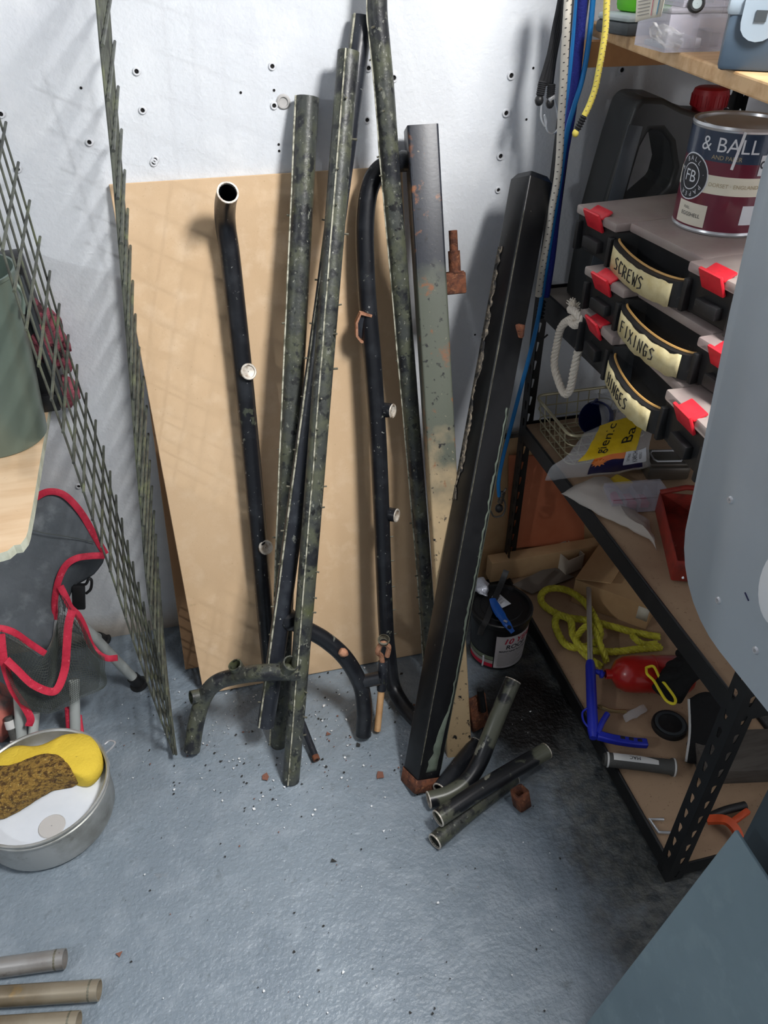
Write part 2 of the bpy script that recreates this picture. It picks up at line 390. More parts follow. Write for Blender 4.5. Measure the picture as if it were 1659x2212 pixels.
# --- black pipe with an open bent top
pl = [lean(x, y, 1.365, .225) for x, y in ((590, 1497), (580, 1400), (566, 1250), (545, 1010), (525, 805), (508, 650), (496, 545))]
top = [lean(489, 500, 1.360, .225), lean(486, 472, 1.347, .225), lean(486, 450, 1.325, .225), lean(488, 432, 1.30, .225), lean(492, 416, 1.268, .225)]
path = smoothpath(pl+top, 5)
root = thing('bent_pipe', 'black pipe with open bent end facing out, leaning on the tan board', 'pipe', pl[0])
mb = MB(); mb.tube(path, .0205, 18, wall=.0035); mb.build('pipe', 'black_paint', root)
d = (path[-1]-path[-2]).normalized(); mb = MB(); mb.lathe([(.0168, -.001), (.0207, -.0015), (.0205, .0016), (.0172, .0016), (.0168, -.004)], path[-1], d, 20); mb.build('cut_rim', 'cut_steel', root)
for (x, y) in ((528, 805), (566, 1184)):
    p = lean(x, y, 1.365, .225); ring_stub(root, p, TOCAM(p)*.8+V((.35, -.1, .1)), .0175, .026)

# --- leaning tubes with a weld seam and cut wire ends
def seam_tube(name, label, pts, yb, k, r, m, seam_side, nst, stub_dirs, extra=None, seam_mat='pale_edge', wall=.003):
    P = [lean(x, y, yb, k) for x, y in pts]; path = smoothpath(P, 6)
    root = thing(name, label, 'pipe', P[0])
    mb = MB(); mb.tube(path, r, 16, wall=wall); mb.build('tube', m, root)
    T = (P[-1]-P[0]).normalized(); right = T.cross(TOCAM(P[len(P)//2])).normalized()*-1
    if right.x < 0: right = -right
    face = right.cross(T).normalized()
    if face.dot(TOCAM(P[0])) < 0: face = -face
    sd = (face*math.cos(seam_side)+right*math.sin(seam_side)).normalized()
    mb = MB(); sp = []
    for i, p in enumerate(path): sp.append(p+sd*(r+.0002)+right*mnoise.noise(p*40)*.0012)
    w_ = sd.cross(T).normalized()
    mb.sweep([(-.0015, -.002), (.0015, -.002), (.0011, .0022), (-.0011, .0022)], sp, hint=sd); mb.build('weld_seam', seam_mat, root)
    L = resample(path, 200)
    for i in range(nst):
        t = int(4+190*(i+rnd.uniform(.1, .5))/nst); p = L[min(t, 199)]
        a = rnd.choice(stub_dirs)+rnd.uniform(-.2, .2); dd = (face*math.cos(a)+right*math.sin(a)+T*rnd.uniform(-.2, .3)).normalized()
        stub_at(p+dd*(r-.002), dd, root, rnd.uniform(.8, 1.25))
    return root, path, face, right
seam_tube('split_tube', 'straight olive grey tube leaning upright with a flat cut top', [(603, 1612), (615, 1250), (628, 950), (645, 600), (664, 210)], 1.215, .33, .0225, 'olive_tube', -1.25, 6, (-1.5,))
rb, pb, fb, rtb = seam_tube('seamed_tube', 'black tube with a pale weld seam and a curved arm on its right', [(574, 1566), (600, 1390), (655, 985), (696, 690), (783, 38)], 1.165, .335, .0205, 'dark_tube', -.75, 16, (-1.3, -1.0), wall=.003)
ra, pa, fa, rta = seam_tube('mossy_tube', 'mossy olive tube with a centre weld seam and a curved arm on its left', [(628, 1686), (660, 1290), (686, 960), (707, 690), (753, 112)], 1.10, .365, .0205, 'olive_tube', -.25, 24, (-.1, .9, 1.4))
# curved arms
def arm(root, pts, r, m, stubs, joint):
    path = smoothpath(pts, 6); mb = MB(); mb.tube(path, r, 16, wall=.003); a = mb.build('curved_arm', m, root)
    for (p, d, rr, l) in stubs: 
        mb = MB(); mb.tube([V(p), V(p)+V(d).normalized()*l], rr, 14, wall=.003); mb.build('pipe_stub', m, a)
    mb = MB(); c, q, rr = joint
    mb.lathe([(.001, -rr*1.1), (rr*.8, -rr*.8), (rr*1.12, -rr*.2), (rr*1.12, rr*.2), (rr*.8, rr*.8), (.001, rr*1.1)], c, q, 14); mb.build('weld_joint', m, a)
J = lean(640, 1452, 1.10, .365)
zf = J.z
Aft = at(414, 1622, Z=.012)
arm(ra, [Aft, at(424, 1560, Z=.075), at(440, 1508, Z=.13), at(466, 1476, Z=.175), at(505, 1462, Z=.20), at(565, 1453, Z=zf*.98), J], .0195, 'olive_tube',
    [(at(522, 1458, Z=.205), V((-.015, 0, .05)), .0165, .040), (at(618, 1450, Z=zf), V((.02, -.02, .06)), .0185, .042), (at(444, 1500, Z=.135), V((-.045, -.012, .012)), .0165, .036)],
    (J, (0, 0, 1), .021))
J2 = lean(622, 1338, 1.165, .335)
arm(rb, [J2, at(660, 1358, Y=J2.y), at(705, 1384, Y=J2.y-.012), at(748, 1424, Y=J2.y-.03), at(779, 1480, Y=J2.y-.05), at(787, 1535, Z=.07), at(785, 1588, Z=.012)], .0195, 'black_paint',
    [(at(786, 1472, Y=J2.y-.05), V((.06, -.01, .015)), .017, .040)], (J2, (0, 0, 1), .023))
p = at(742, 1410, Y=J2.y-.045); mb = MB(); mb.lathe([(.001, -.012), (.008, -.010), (.011, -.002), (.009, .006), (.003, .012)], p, (.7, -.2, -.5), 12); mb.build('rust_patch', 'rust_pink', rb)

# --- tall tube with a bent top
seam_tube('tall_tube', 'tallest olive tube with a bent top and rows of cut wire ends', [(931, 1448), (917, 1240), (893, 950), (868, 650), (846, 395), (831, 195), (822, 100), (815, 20), (817, -60), (822, -150)], 1.36, .172, .0185, 'olive_tube', -1.35, 30, (-1.4, -.2, -.6))

# --- black hooked pipe
LP = lambda x, y: lean(x, y, 1.285, .282)
pts = [(876, 345), (848, 353), (820, 368), (801, 398), (791, 445), (788, 520), (793, 640), (805, 780), (815, 920), (822, 1060), (828, 1220), (834, 1360), (840, 1420)]
P = [LP(x, y) for x, y in pts]
P[0] = P[0]+V((.0, -.012, 0))
P += [at(848, 1478, Z=.045), at(866, 1516, Z=.024), at(890, 1546, Z=.02), at(918, 1572, Z=.02)]
path = smoothpath(P, 5)
root = thing('hooked_pipe', 'long black pipe hooked over at the top with a bend at its foot', 'pipe', V((P[-3].x, P[-3].y, 0)))
mb = MB(); mb.tube(path, .0195, 18, wall=.003); mb.build('pipe', 'black_paint', root)
ring_stub(root, P[0]+V((.0, 0, 0)), (.8, -.7, .1), .0205, .014)
p = LP(826, 885); ring_stub(root, p, (.9, -.8, .15), .0165, .026)
p = LP(837, 1110); ring_stub(root, p, (.9, -.75, .15), .0165, .024)
p = LP(800, 702); mb = MB()
q = [V((-.028, -.004, .03)), V((-.034, -.004, .015)), V((-.034, -.004, -.018)), V((-.028, -.004, -.03)), V((0, -.004, -.034)), V((0, -.004, .02))]
mb.sweep([(-.0025, -.006), (.0025, -.006), (.0025, .006), (-.0025, .006)], [p+V((0, -.01, .026)), p+V((-.024, -.01, .034)), p+V((-.033, -.01, .014)), p+V((-.033, -.01, -.016)), p+V((-.024, -.01, -.03)), p+V((0, -.01, -.034))], hint=(0, -1, 0)); mb.build('bracket_rim', 'rust_pink', root)
mb = MB(); mb.box(p+V((-.016, -.006, 0)), (.03, .006, .05), bev=.002); mb.build('bracket_plate', 'dark_tube', root)
for y in (1160, 1212, 1268, 1318, 1370, 1450): stub_at(LP(843+(y-1160)*.03, y), (1, -.1, .15), root, .9)
# tool with a wooden handle standing against it
a = at(815, 1578, Z=.008); b = at(824, 1488, Z=.105); c = at(829, 1412, Z=.19); ddir = (c-a).normalized()
root = thing('file_tool', 'rusty hooked tool with bare wooden handle standing against the hooked pipe', 'tool', a)
mb = MB(); mb.tube([a, b], .0085, 12); mb.build('wooden_handle', 'wood_dowel', root)
mb = MB(); mb.tube([b-ddir*.004, b+ddir*.02, c-ddir*.02], .0125, 12, scales=[.9, 1, .95]); mb.build('sleeve', 'dark_tube', root)
mb = MB(); mb.tube(smoothpath([c-ddir*.03, c+V((-.008, -.006, .0)), c+V((-.018, -.01, .022)), c+V((-.006, -.008, .045)), c+V((.010, -.008, .03)), c+V((.006, -.01, .0))], 5), .0065, 8); mb.build('rusty_hook', 'rust_pink', root)
mb = MB(); mb.lathe([(.010, 0), (.013, .004), (.015, .014), (.012, .016)], c+V((-.002, -.006, .045)), (0, -.2, 1), 14); mb.build('washer', 'stub_metal', root)

# --- square tubes
def rrect(w, r, n=3):
    out = []
    for (cx, cy, a0) in ((1, 1, 0), (-1, 1, PI/2), (-1, -1, PI), (1, -1, 3*PI/2)):
        for i in range(n+1):
            a = a0+PI/2*i/n; out.append((cx*(w/2-r)+r*math.cos(a), cy*(w/2-r)+r*math.sin(a)))
    return out
def square_tube(path, w, rot, cap_top, mb):
    prof = rrect(w, .005); ca, sa = math.cos(rot), math.sin(rot)
    prof = [(x*ca-y*sa, x*sa+y*ca) for x, y in prof]
    T = (path[-1]-path[0]).normalized(); h = V((0, -1, 0))
    mb.sweep(prof, path, hint=h, caps=cap_top)
    return prof, T, h
A = lean(988, 1622, 1.10, .41); B = lean(909, 276, 1.10, .41)
root = thing('gate_post', 'grey square steel post with cream rusty lower half and a hinge pin', 'post', V((A.x, A.y, 0)))
mb = MB(); square_tube([A.lerp(B, i/10) for i in range(11)], .062, math.radians(8), True, mb); mb.build('square_tube', 'square_tube', root)
p = lean(984, 612, 1.10, .41); T = (B-A).normalized()
Rm = Matrix((V((1, 0, 0)), T.cross(V((1, 0, 0))).normalized(), T)).transposed()
mb = MB(); mb.box(p-V((.004, 0, 0)), (.046, .034, .044), Rm, bev=.004); mb.build('hinge_block', 'rust', root)
p2 = p+T*.02; mb = MB(); mb.tube([p2, p2+T*.045, p2+T*.0451, p2+T*.085], .0125, 14, scales=[1, 1, .72, .72]); hp = mb.build('hinge_pin', 'rust', root)
mb = MB(); mb.lathe([(.0125, 0), (.019, 0), (.019, .004), (.0125, .004)], p2, T, 16); mb.build('hinge_washer', 'rust', root)
for (x, y) in ((948, 460), (893, 640)): pass

A = lean(906, 1692, 1.02, .45); B = lean(1148, 392, 1.02, .45); T = (B-A).normalized()
root = thing('black_square_post', 'black square steel post set cornerwise with a rusted open foot, leaning by shelving', 'post', V((A.x, A.y, 0)))
mb = MB(); path = [A.lerp(B, i/12) for i in range(13)]
prof, _, h = square_tube(path, .063, math.radians(80), False, mb); mb.build('square_tube', 'square_black', root)
mb = MB(); mb.sweep(prof, [B-T*.0005, B+T*.012, B+T*.013], hint=h, scales=[1.0, .72, .05]); mb.build('cap', 'square_black', root)
mb = MB(); mb.sweep([(x*1.035, y*1.035) for x, y in prof], [A-T*.004, A+T*.03], hint=h, caps=False)
mb.sweep([(x*.90, y*.90) for x, y in prof], [A-T*.004, A+T*.03], hint=h, caps=False); mb.build('rusted_foot', 'rust', root, solid=.001)
mb = MB(); mb.sweep([(x*.92, y*.92) for x, y in prof], [A+T*.012, A+T*.016], hint=h); mb.build('foot_plate', 'rust', root)
p = lean(1113, 712, 1.0, .45); mb = MB(); mb.box(p+V((.004, -.006, 0)), (.026, .012, .028), rotz(-.75), bev=.003); mb.build('rusty_lug', 'rust', root)
MT['olive_chip'] = mat('olive_chip', (94, 104, 92), .55, layers=[(40, (80, 88, 78), .4, .65)])
# bare olive primer where the black paint has peeled off the right hand corner, scuffs on the left one
u0 = (h-T*h.dot(T)).normalized(); r0 = T.cross(u0); tc_ = TOCAM(A.lerp(B, .4)); tc_ = (tc_-T*tc_.dot(T)).normalized(); cr_ = T.cross(tc_); cr_ = cr_ if cr_.x > 0 else -cr_
vec = [(r0*x+u0*y) for x, y in prof]
corn = max(vec, key=lambda q: q.dot(cr_)); corl = max(vec, key=lambda q: -q.dot(cr_)); front = max(vec, key=lambda q: q.dot(tc_))
def strip(c0, t0_, t1_, wf, m, nm, nst=90):
    nrm = (c0.normalized()+front.normalized()).normalized(); rows = [[], []]
    for i in range(nst+1):
        t = t0_+(t1_-t0_)*i/nst; q = A.lerp(B, t); wv = max(.01, min(.9, wf(t)))
        rows[0].append(q+c0*.99+nrm*.0018); rows[1].append(q+c0.lerp(front, wv)+nrm*.0024)
    mb = MB(); mb.grid(rows); mb.build(nm, m, root, solid=.0003)
strip(corn, .035, .66, lambda t: .17+.18*max(0, mnoise.noise(V((t*14, 2, 0))))+.60*max(0, 1-(t-.03)*7.5)+.09*mnoise.noise(V((t*80, 5, 1))), 'olive_chip', 'peeled_primer')
MT['scuffed'] = mat('scuffed', (84, 78, 70), .85, layers=[(120, (140, 128, 110), .48, .62), (50, (26, 26, 28), .5, .58)], bump=(200, .8, .003))
strip(corl, .50, .90, lambda t: .26+.22*mnoise.noise(V((t*20, 8, 0)))+.12*mnoise.noise(V((t*110, 1, 1))), 'scuffed', 'scuffed_edge')
mb = MB(); mb.tube([A.lerp(B, .05+.9*i/40)+front*1.003 for i in range(41)], .0011, 5, scales=[max(.25, .8+.9*mnoise.noise(V((i*.7, 0, 4)))) for i in range(41)]); mb.build('edge_highlight', 'stub_metal', root)  # pale line along the front corner, its highlight put in as colour
MT['rust_spot'] = MT['rust']
p = A.lerp(B, .075)+front; pod_c = p

# --- offcuts lying at its foot
def offcut(name, label, pts, r, m, cutmat='cut_steel'):
    P = [at(x, y, Z=z) for x, y, z in pts]; path = smoothpath(P, 6)
    root = thing(name, label, 'pipe', V((P[0].x, P[0].y, 0)))
    mb = MB(); mb.tube(path, r, 16, wall=.0028); mb.build('tube', m, root)
    for i, j in ((0, 1), (-1, -2)):
        d = (path[i]-path[j]).normalized(); mb = MB(); mb.lathe([(r-.003, -.001), (r+.0003, -.0015), (r, .001), (r-.0028, .001), (r-.003, -.003)], path[i], d, 16); mb.build('cut_rim', cutmat, root)
    return root
plain('olive_black', (24, 26, 30), .34, layers=[(7, (84, 86, 74), .47, .50), (24, (130, 130, 118), .66, .69), (80, (150, 150, 144), .70, .73)])
offcut('tube_offcut', 'bent black and olive tube offcut on the floor by the rusted post foot', [(926, 1728, .024), (968, 1716, .026), (1006, 1690, .036), (1036, 1645, .06), (1058, 1590, .10), (1080, 1535, .14), (1108, 1470, .18)], .0195, 'olive_black')
offcut('tube_offcut', 'short glossy black tube offcut lying behind the bent one', [(950, 1706, .022), (992, 1652, .022), (1030, 1606, .022)], .0185, 'black_paint')
offcut('tube_offcut', 'straight tube offcut with peeling paint lying on top of another', [(946, 1768, .058), (1060, 1692, .062), (1180, 1622, .06)], .0195, 'olive_black')
offcut('tube_offcut', 'lowest straight tube offcut with an open end on the floor', [(939, 1818, .020), (1020, 1748, .020), (1110, 1678, .020)], .0185, 'olive_tube')
p = at(1128, 1740, Z=.012); mb = MB()
root = thing('square_offcut', 'small rusty square tube offcut with a bolt hole on the dark floor', 'scrap metal', V((p.x, p.y, 0)))
Rm = rotz(.5)@Matrix.Rotation(-.5, 3, 'X')
pr = rrect(.03, .003, 2); d = Rm@V((0, -.2, 1)); d.normalize()
mb.sweep(pr, [p, p+d*.045], hint=(1, .3, 0), caps=False); mb.sweep([(x*.86, y*.86) for x, y in pr], [p, p+d*.045], hint=(1, .3, 0), caps=False); mb.build('square_tube', 'rust', root, solid=.001)
mb = MB(); mb.sweep(pr, [p+d*.006, p+d*.009], hint=(1, .3, 0)); mb.build('end_plate', 'rust', root)
p = at(1040, 1545, Z=.06); mb = MB(); root = thing('rusty_bracket', 'dark rusty bracket wedged behind the cream post foot', 'scrap metal', V((p.x, p.y, 0)))
mb.box(p+V((0, .02, -.012)), (.05, .012, .095), rotz(.3)@Matrix.Rotation(-.3, 3, 'X'), bev=.003); mb.build('plate', 'rust', root)
mb = MB(); mb.tube([p+V((.008, .012, .0)), p+V((.002, .03, .06))], .009, 10); mb.build('bar', 'square_black', root)
a = at(684, 1642, Z=.009); b = at(652, 1560, Z=.03); mb = MB(); root = thing('small_rod', 'short rusty rod lying beside the mossy tube foot', 'scrap metal', V((a.x, a.y, 0)))
mb.tube([a, a.lerp(b, .5), b], .0085, 12, wall=.002); mb.build('rod', 'dark_tube', root); mb = MB(); mb.lathe([(.004, 0), (.0088, 0), (.0088, .012), (.004, .012)], a, b-a, 12); mb.build('worn_end', 'rust', root)

# ================================================================== WIRE MESH, TWO SHEETS STANDING IN A V
def wing(name, label, near, far, ybn, kn, ybf, kf, nlong, ncross, over=.03):
    Nn = resample(smoothpath([lean(x, y, ybn, kn) for x, y in near], 6), 60); Ff = resample(smoothpath([lean(x, y, ybf, kf) for x, y in far], 6), 60)
    root = thing(name, label, 'wire mesh', (Nn[0]+Ff[0])/2)
    for i in range(nlong):
        t = .05+.9*i/(nlong-1); mb = MB(); mb.tube(resample([a.lerp(b, t) for a, b in zip(Nn, Ff)], 30), .0022, 6); mb.build('long_wire', 'mesh_wire', root)
    side = (Nn[30]-Nn[0]).cross(Ff[30]-Nn[30]).normalized()*.0045
    if side.dot(TOCAM(Nn[30])) < 0: side = -side
    for i in range(ncross):
        t = (i+.4)/ncross*59; j = int(t); k = t-j; j2 = min(j+1, 59)
        a = Nn[j].lerp(Nn[j2], k); b = Ff[j].lerp(Ff[j2], k); d = b-a
        mb = MB(); mb.tube([a-d*over+side, b+d*over+side], .0028, 6); mb.build('cross_wire', 'mesh_wire', root)
    return root
wing('mesh_sheet', 'strip of welded wire mesh leaning left against wall beside the green bucket',
     [(376, 1638), (336, 1530), (285, 1385), (243, 1258), (205, 1148), (165, 1028), (119, 895), (63, 743), (15, 590), (-30, 430), (-70, 280)],
     [(345, 1440), (325, 1372), (290, 1245), (255, 1110), (215, 955), (168, 815), (121, 657), (83, 526), (42, 385), (0, 250), (-40, 120)], 1.224, .05, 1.55, .05, 6, 22)
wing('mesh_sheet', 'strip of welded wire mesh standing upright beside the tan board edge',
     [(378, 1640), (356, 1500), (320, 1300), (306, 1140), (294, 1000), (283, 850), (271, 700), (259, 560), (246, 400), (230, 240), (214, 85), (206, -10), (196, -110)],
     [(352, 1446), (343, 1300), (331, 1140), (319, 1000), (309, 850), (288, 690), (274, 500), (258, 300), (243, 110), (235, 0), (226, -120), (222, -190)], 1.222, .05, 1.552, .05, 9, 24)

# ================================================================== SHELVING UNIT
UX, UX2, UYF, UYB = 0.775, 1.19, 0.665, 1.625
FW, PITCH = .036, .05
def flange_seg(w, pitch, off):
    """one pitch of a slotted flange in the (u, v) plane: rectangle with a keyhole"""
    hole = []
    for i in range(8):
        a = PI*(1.15-1.3*i/7); hole.append((off+.0055*math.cos(a), pitch*.5+.008+.0055*math.sin(a)))
    hole += [(off+.0028, pitch*.5-.010), (off+.0015, pitch*.5-.013), (off-.0015, pitch*.5-.013), (off-.0028, pitch*.5-.010)]
    hole.reverse()
    outer = []
    for (x, y) in hole:
        dx, dy = x-off, y-pitch*.5
        outer.append((dx, dy))
    # match each hole vertex with a point on the rectangle boundary, by angle
    pts = []
    for dx, dy in outer:
        a = math.atan2(dy, dx); c, s = math.cos(a), math.sin(a)
        tx = ((w-off) if c > 0 else off)/max(abs(c), 1e-6); ty = pitch*.5/max(abs(s), 1e-6); t = min(tx, ty)
        pts.append([off+c*t, pitch*.5+s*t])
    for cx, cy in ((0, 0), (w, 0), (w, pitch), (0, pitch)):
        j = min(range(len(pts)), key=lambda k: (pts[k][0]-cx)**2+(pts[k][1]-cy)**2); pts[j] = [cx, cy]
    return hole, pts
def flange(mb, org, du, dn, w, z0, z1, th=.0018, off=None):
    org, du, dn = V(org), V(du), V(dn); n = int(round((z1-z0)/PITCH)); hole, outer = flange_seg(w, PITCH, off or w*.55); m = len(hole)
    for k in range(n):
        zz = z0+k*PITCH
        P = lambda uv, t: org+du*uv[0]+V((0, 0, zz+uv[1]))+dn*t
        vs_ = [P(h, 0) for h in hole]+[P(o, 0) for o in outer]+[P(h, th) for h in hole]+[P(o, th) for o in outer]
        fs = []
        for i in range(m):
            j = (i+1) % m
            fs += [(i, j, m+j, m+i), (2*m+i, 3*m+i, 3*m+j, 2*m+j), (i, 2*m+i, 2*m+j, j)]
        mb.add(vs_, fs)
unit = thing('shelving_unit', 'black slotted steel shelving unit standing in the corner', 'shelving', (UX+.2, (UYF+UYB)/2, 0))
H_U = 1.85
def post(x, y, sx, sy):
    mb = MB(); flange(mb, (x, y, 0), (sx, 0, 0), (0, sy, 0), FW, 0, H_U); flange(mb, (x, y, 0), (0, sy, 0), (sx, 0, 0), FW, 0, H_U)
    return mb.build('post', 'shelf_black', unit, smooth=False)
post(UX, UYB, 1, -1); post(UX, UYF, 1, 1); post(UX2, UYB, -1, -1); post(UX2, UYF, -1, 1)
Z0, Z1, Z2, Z3 = .055, .565, .93, 1.45
def shelf(z, m, lip=.042, board_drop=.006, th=.008):
    for nm, c, s in (('side_beam', (UX+.002, (UYF+UYB)/2, z-lip/2), (.003, UYB-UYF-.004, lip)), ('side_beam', (UX2-.002, (UYF+UYB)/2, z-lip/2), (.003, UYB-UYF-.004, lip)),
                     ('end_beam', ((UX+UX2)/2, UYF+.003, z-lip/2), (UX2-UX-.004, .003, lip)), ('end_beam', ((UX+UX2)/2, UYB-.003, z-lip/2), (UX2-UX-.004, .003, lip))):
        mb = MB(); mb.box(c, s); 
        if nm == 'side_beam':   # inward ledge and rolled top
            sg = 1 if c[0] < 1 else -1
            mb.box((c[0]+sg*.011, c[1], z-.014), (.022, s[1], .003)); mb.tube([(c[0]+sg*.003, UYF+.004, z-.003), (c[0]+sg*.003, UYB-.004, z-.003)], .0042, 8)
        else:
            sg = 1 if c[1] < 1 else -1
            mb.box((c[0], c[1]+sg*.011, z-.014), (s[0], .022, .003))
        mb.build(nm, 'shelf_black', unit)
    mb = MB(); mb.box(((UX+UX2)/2, (UYF+UYB)/2, z-board_drop-th/2), (UX2-UX-.016, UYB-UYF-.016, th)); mb.build('shelf_board', m, unit, smooth=False)
shelf(Z0, 'hardboard'); shelf(Z1, 'hardboard'); shelf(Z2, 'shelf_grey', lip=.058)
for a in (.93, 1.55):
    mb = MB(); mb.box(((UX+UX2)/2, a, Z3-.022-.021), (UX2-UX-.01, .03, .042)); o = mb.build('timber_batten', 'pine_dark', unit, smooth=False)
# pine plank as the top shelf in view, a little askew, overhanging
_a, _b = at(1288, 52, Z=Z3), at(1659, 178, Z=Z3); _d = (_b-_a)/(_b-_a).y
_f = lambda y: V((_a.x+_d.x*(y-_a.y), y, 0))
pk = [_f(1.655), V((1.21, 1.66, 0)), V((1.21, .84, 0)), _f(.84)]
root = thing('pine_plank', 'pine plank lying askew as the upper shelf under the plastic boxes', 'plank', (.95, 1.1, Z3-.022))
mb = MB(); mb.hexa([p+V((0, 0, Z3-.022)) for p in reversed(pk)]+[p+V((0, 0, Z3)) for p in reversed(pk)]); o = mb.build('plank', 'pine', root, smooth=False)
bv = o.modifiers.new('edge', 'BEVEL'); bv.width = .003; bv.segments = 2
# shelf above, out of the frame
mb = MB(); mb.box(((UX+UX2)/2, (UYF+UYB)/2, 1.80), (UX2-UX-.016, UYB-UYF-.016, .012)); mb.build('shelf_board', 'hardboard', unit, smooth=False)

# ================================================================== THINGS ON THE TOP PLANK
plain('green_plastic', (92, 190, 30), .4); plain('dark_plastic', (62, 68, 72), .5); plain('grey_lid', (168, 180, 182), .5); plain('slate', (66, 82, 98), .45, layers=[(6, (58, 72, 86), .4, .7)])
plain('pale_blue_plastic', (146, 160, 172), .45); plain('paper', (222, 216, 200), .8); plain('ink_red', (206, 60, 96), .8); plain('ink_blue', (40, 150, 200), .8); plain('ink_grey', (150, 146, 140), .8)
plain('clear_plastic', (206, 204, 216), .18, alpha=.34); plain('clear_film', (222, 222, 224), .12, alpha=.30, bump=(60, .8, .004)); plain('tin_silver', (200, 202, 206), .28, metal=.55)
plain('black_plastic', (30, 31, 33), .45, layers=[(20, (44, 45, 47), .5, .75)]); plain('white_plastic', (224, 226, 228), .4)
ZP = Z3
c = at(1376, 76, Z=ZP)
root = thing('tool_case', 'flat dark case with a bright green top on the pine plank', 'case', (c.x+.03, c.y+.03, ZP))
R = rotz(.18)
mb = MB(); mb.box(V((c.x+.02, c.y+.035, ZP+.010)), (.12, .09, .020), R, bev=.006); mb.build('base', 'dark_plastic', root)
mb = MB(); mb.box(V((c.x+.02, c.y+.035, ZP+.025)), (.118, .088, .011), R, bev=.006); mb.build('grey_lid', 'grey_lid', root)
mb = MB(); mb.box(V((c.x+.03, c.y+.045, ZP+.057)), (.085, .06, .055), R, bev=.012); mb.build('green_top', 'green_plastic', root)
# clear box of small parts
R = rotz(-.06)
def clear_box(c, size, label, parent_name, rot, cells, fill):
    root = thing(parent_name, label, 'box', c); sx, sy, sz = size; c = V(c); t = .0016
    mb = MB()
    mb.box(c+V((0, 0, t/2)), (sx, sy, t), rot)
    for s in (-1, 1):
        mb.box(c+rot@V((s*sx/2, 0, sz/2)), (t, sy, sz), rot); mb.box(c+rot@V((0, s*sy/2, sz/2)), (sx, t, sz), rot)
    mb.build('tray', 'clear_plastic', root, smooth=False)
    mb = MB()
    for i in range(1, cells): mb.box(c+rot@V((-sx/2+sx*i/cells, 0, sz*.45)), (t, sy*.98, sz*.86), rot)
    mb.build('dividers', 'clear_plastic', root, smooth=False)
    mb = MB(); mb.box(c+V((0, 0, sz+.004)), (sx*1.02, sy*1.02, .007), rot, bev=.003); mb.build('lid', 'clear_plastic', root)
    for (x, y, z, s, m) in fill:
        mb = MB(); mb.box(c+rot@V((x, y, z)), s, rot@rotz(rnd.uniform(-.1, .1)), bev=.003); mb.build('contents', m, root)
    return root
c = at(1490, 112, Z=ZP)
clear_box((c.x+.03, c.y+.045, ZP), (.14, .10, .048), 'clear plastic box of screws standing on the pine plank', 'screw_box', R, 3,
          [(-.02, 0, .010, (.03, .07, .014), 'tin_silver'), (.03, 0, .013, (.035, .07, .02), 'dark_plastic'), (-.055, 0, .006, (.02, .06, .008), 'grey_lid')])
ub = clear_box((c.x+.045, c.y+.05, ZP+.056), (.13, .10, .05), 'upper clear plastic box stacked on the screw box', 'screw_box', R, 2, [(.03, 0, .02, (.05, .08, .03), 'slate'), (-.03, 0, .012, (.04, .07, .018), 'grey_lid')])
# crinkled clear bag beside it
p0 = at(1402, 70, Z=ZP+.02)
def blob_sheet(mb, rows_): mb.grid(rows_)
mb = MB(); rows = loft([[at(1402, 60, Z=ZP+.035), at(1420, 50, Z=ZP+.05), at(1452, 60, Z=ZP+.05), at(1478, 75, Z=ZP+.05)],
                       [at(1403, 78, Z=ZP+.015), at(1420, 80, Z=ZP+.03), at(1447, 88, Z=ZP+.035), at(1470, 98, Z=ZP+.03)],
                       [at(1405, 92, Z=ZP+.001), at(1425, 98, Z=ZP+.001), at(1445, 110, Z=ZP+.001), at(1462, 115, Z=ZP+.001)]], 12, 5, .006, 60)
mb.grid(rows); o = mb.build('plastic_bag', 'clear_film', None, solid=.0006); tag(o, 'crinkled clear plastic bag in front of the screw box on plank', 'bag')
# price card with coloured stripes
a, b, c2, d = at(1374, 48, Z=ZP+.037), at(1428, 36, Z=ZP+.064), at(1440, -18, Z=ZP+.09), at(1377, -6, Z=ZP+.068)
root = thing('paper_card', 'cream paper tag with red and blue stripes resting on the case', 'card', a)
mb = MB(); mb.grid(loft([[a, a.lerp(b, .5)+V((0, 0, .001)), b], [d, d.lerp(c2, .5)+V((0, 0, .001)), c2]], 6, 4)); mb.build('card', 'paper', root, solid=.0012)
nr = (b-a).cross(d-a).normalized(); nr = nr if nr.dot(TOCAM(a)) > 0 else -nr
for t, m in ((.70, 'ink_red'), (.90, 'ink_blue')):
    p, q = a.lerp(b, t)+nr*.0025, d.lerp(c2, t)+nr*.0025; mb = MB(); mb.sweep([(-.0014, -.0002), (.0014, -.0002), (.0014, .0002), (-.0014, .0002)], [p.lerp(q, .15), p.lerp(q, .95)], hint=nr); mb.build('stripe', m, root)
for i in range(5):
    v = .25+.14*i; p, q = a.lerp(d, v)+nr*.0022, b.lerp(c2, v)+nr*.0022; mb = MB(); mb.sweep([(-.0005, -.0002), (.0005, -.0002), (.0005, .0002), (-.0005, .0002)], [p.lerp(q, .12), p.lerp(q, .58)], hint=nr); mb.build('print_line', 'ink_grey', root)
# round black and grey knob on the upper clear box
wk = .72; cb = at(1490, 112, Z=ZP); p = V((cb.x-.008, cb.y-.004, at(1468, 8, Y=cb.y).z)); ax = V((-.35, -1, .1))
mb = MB(); mb.lathe([(a_*wk, b_*wk) for a_, b_ in [(.003, -.006), (.013, -.007), (.0165, -.004), (.0165, .004), (.013, .007), (.003, .006)]], p, ax, 20); kn = mb.build('round_knob', 'black_plastic', ub)
mb = MB(); mb.lathe([(a_*wk, b_*wk) for a_, b_ in [(.0005, .0075), (.009, .0078), (.010, .006)]], p, ax, 16); mb.build('hub', 'grey_lid', kn)
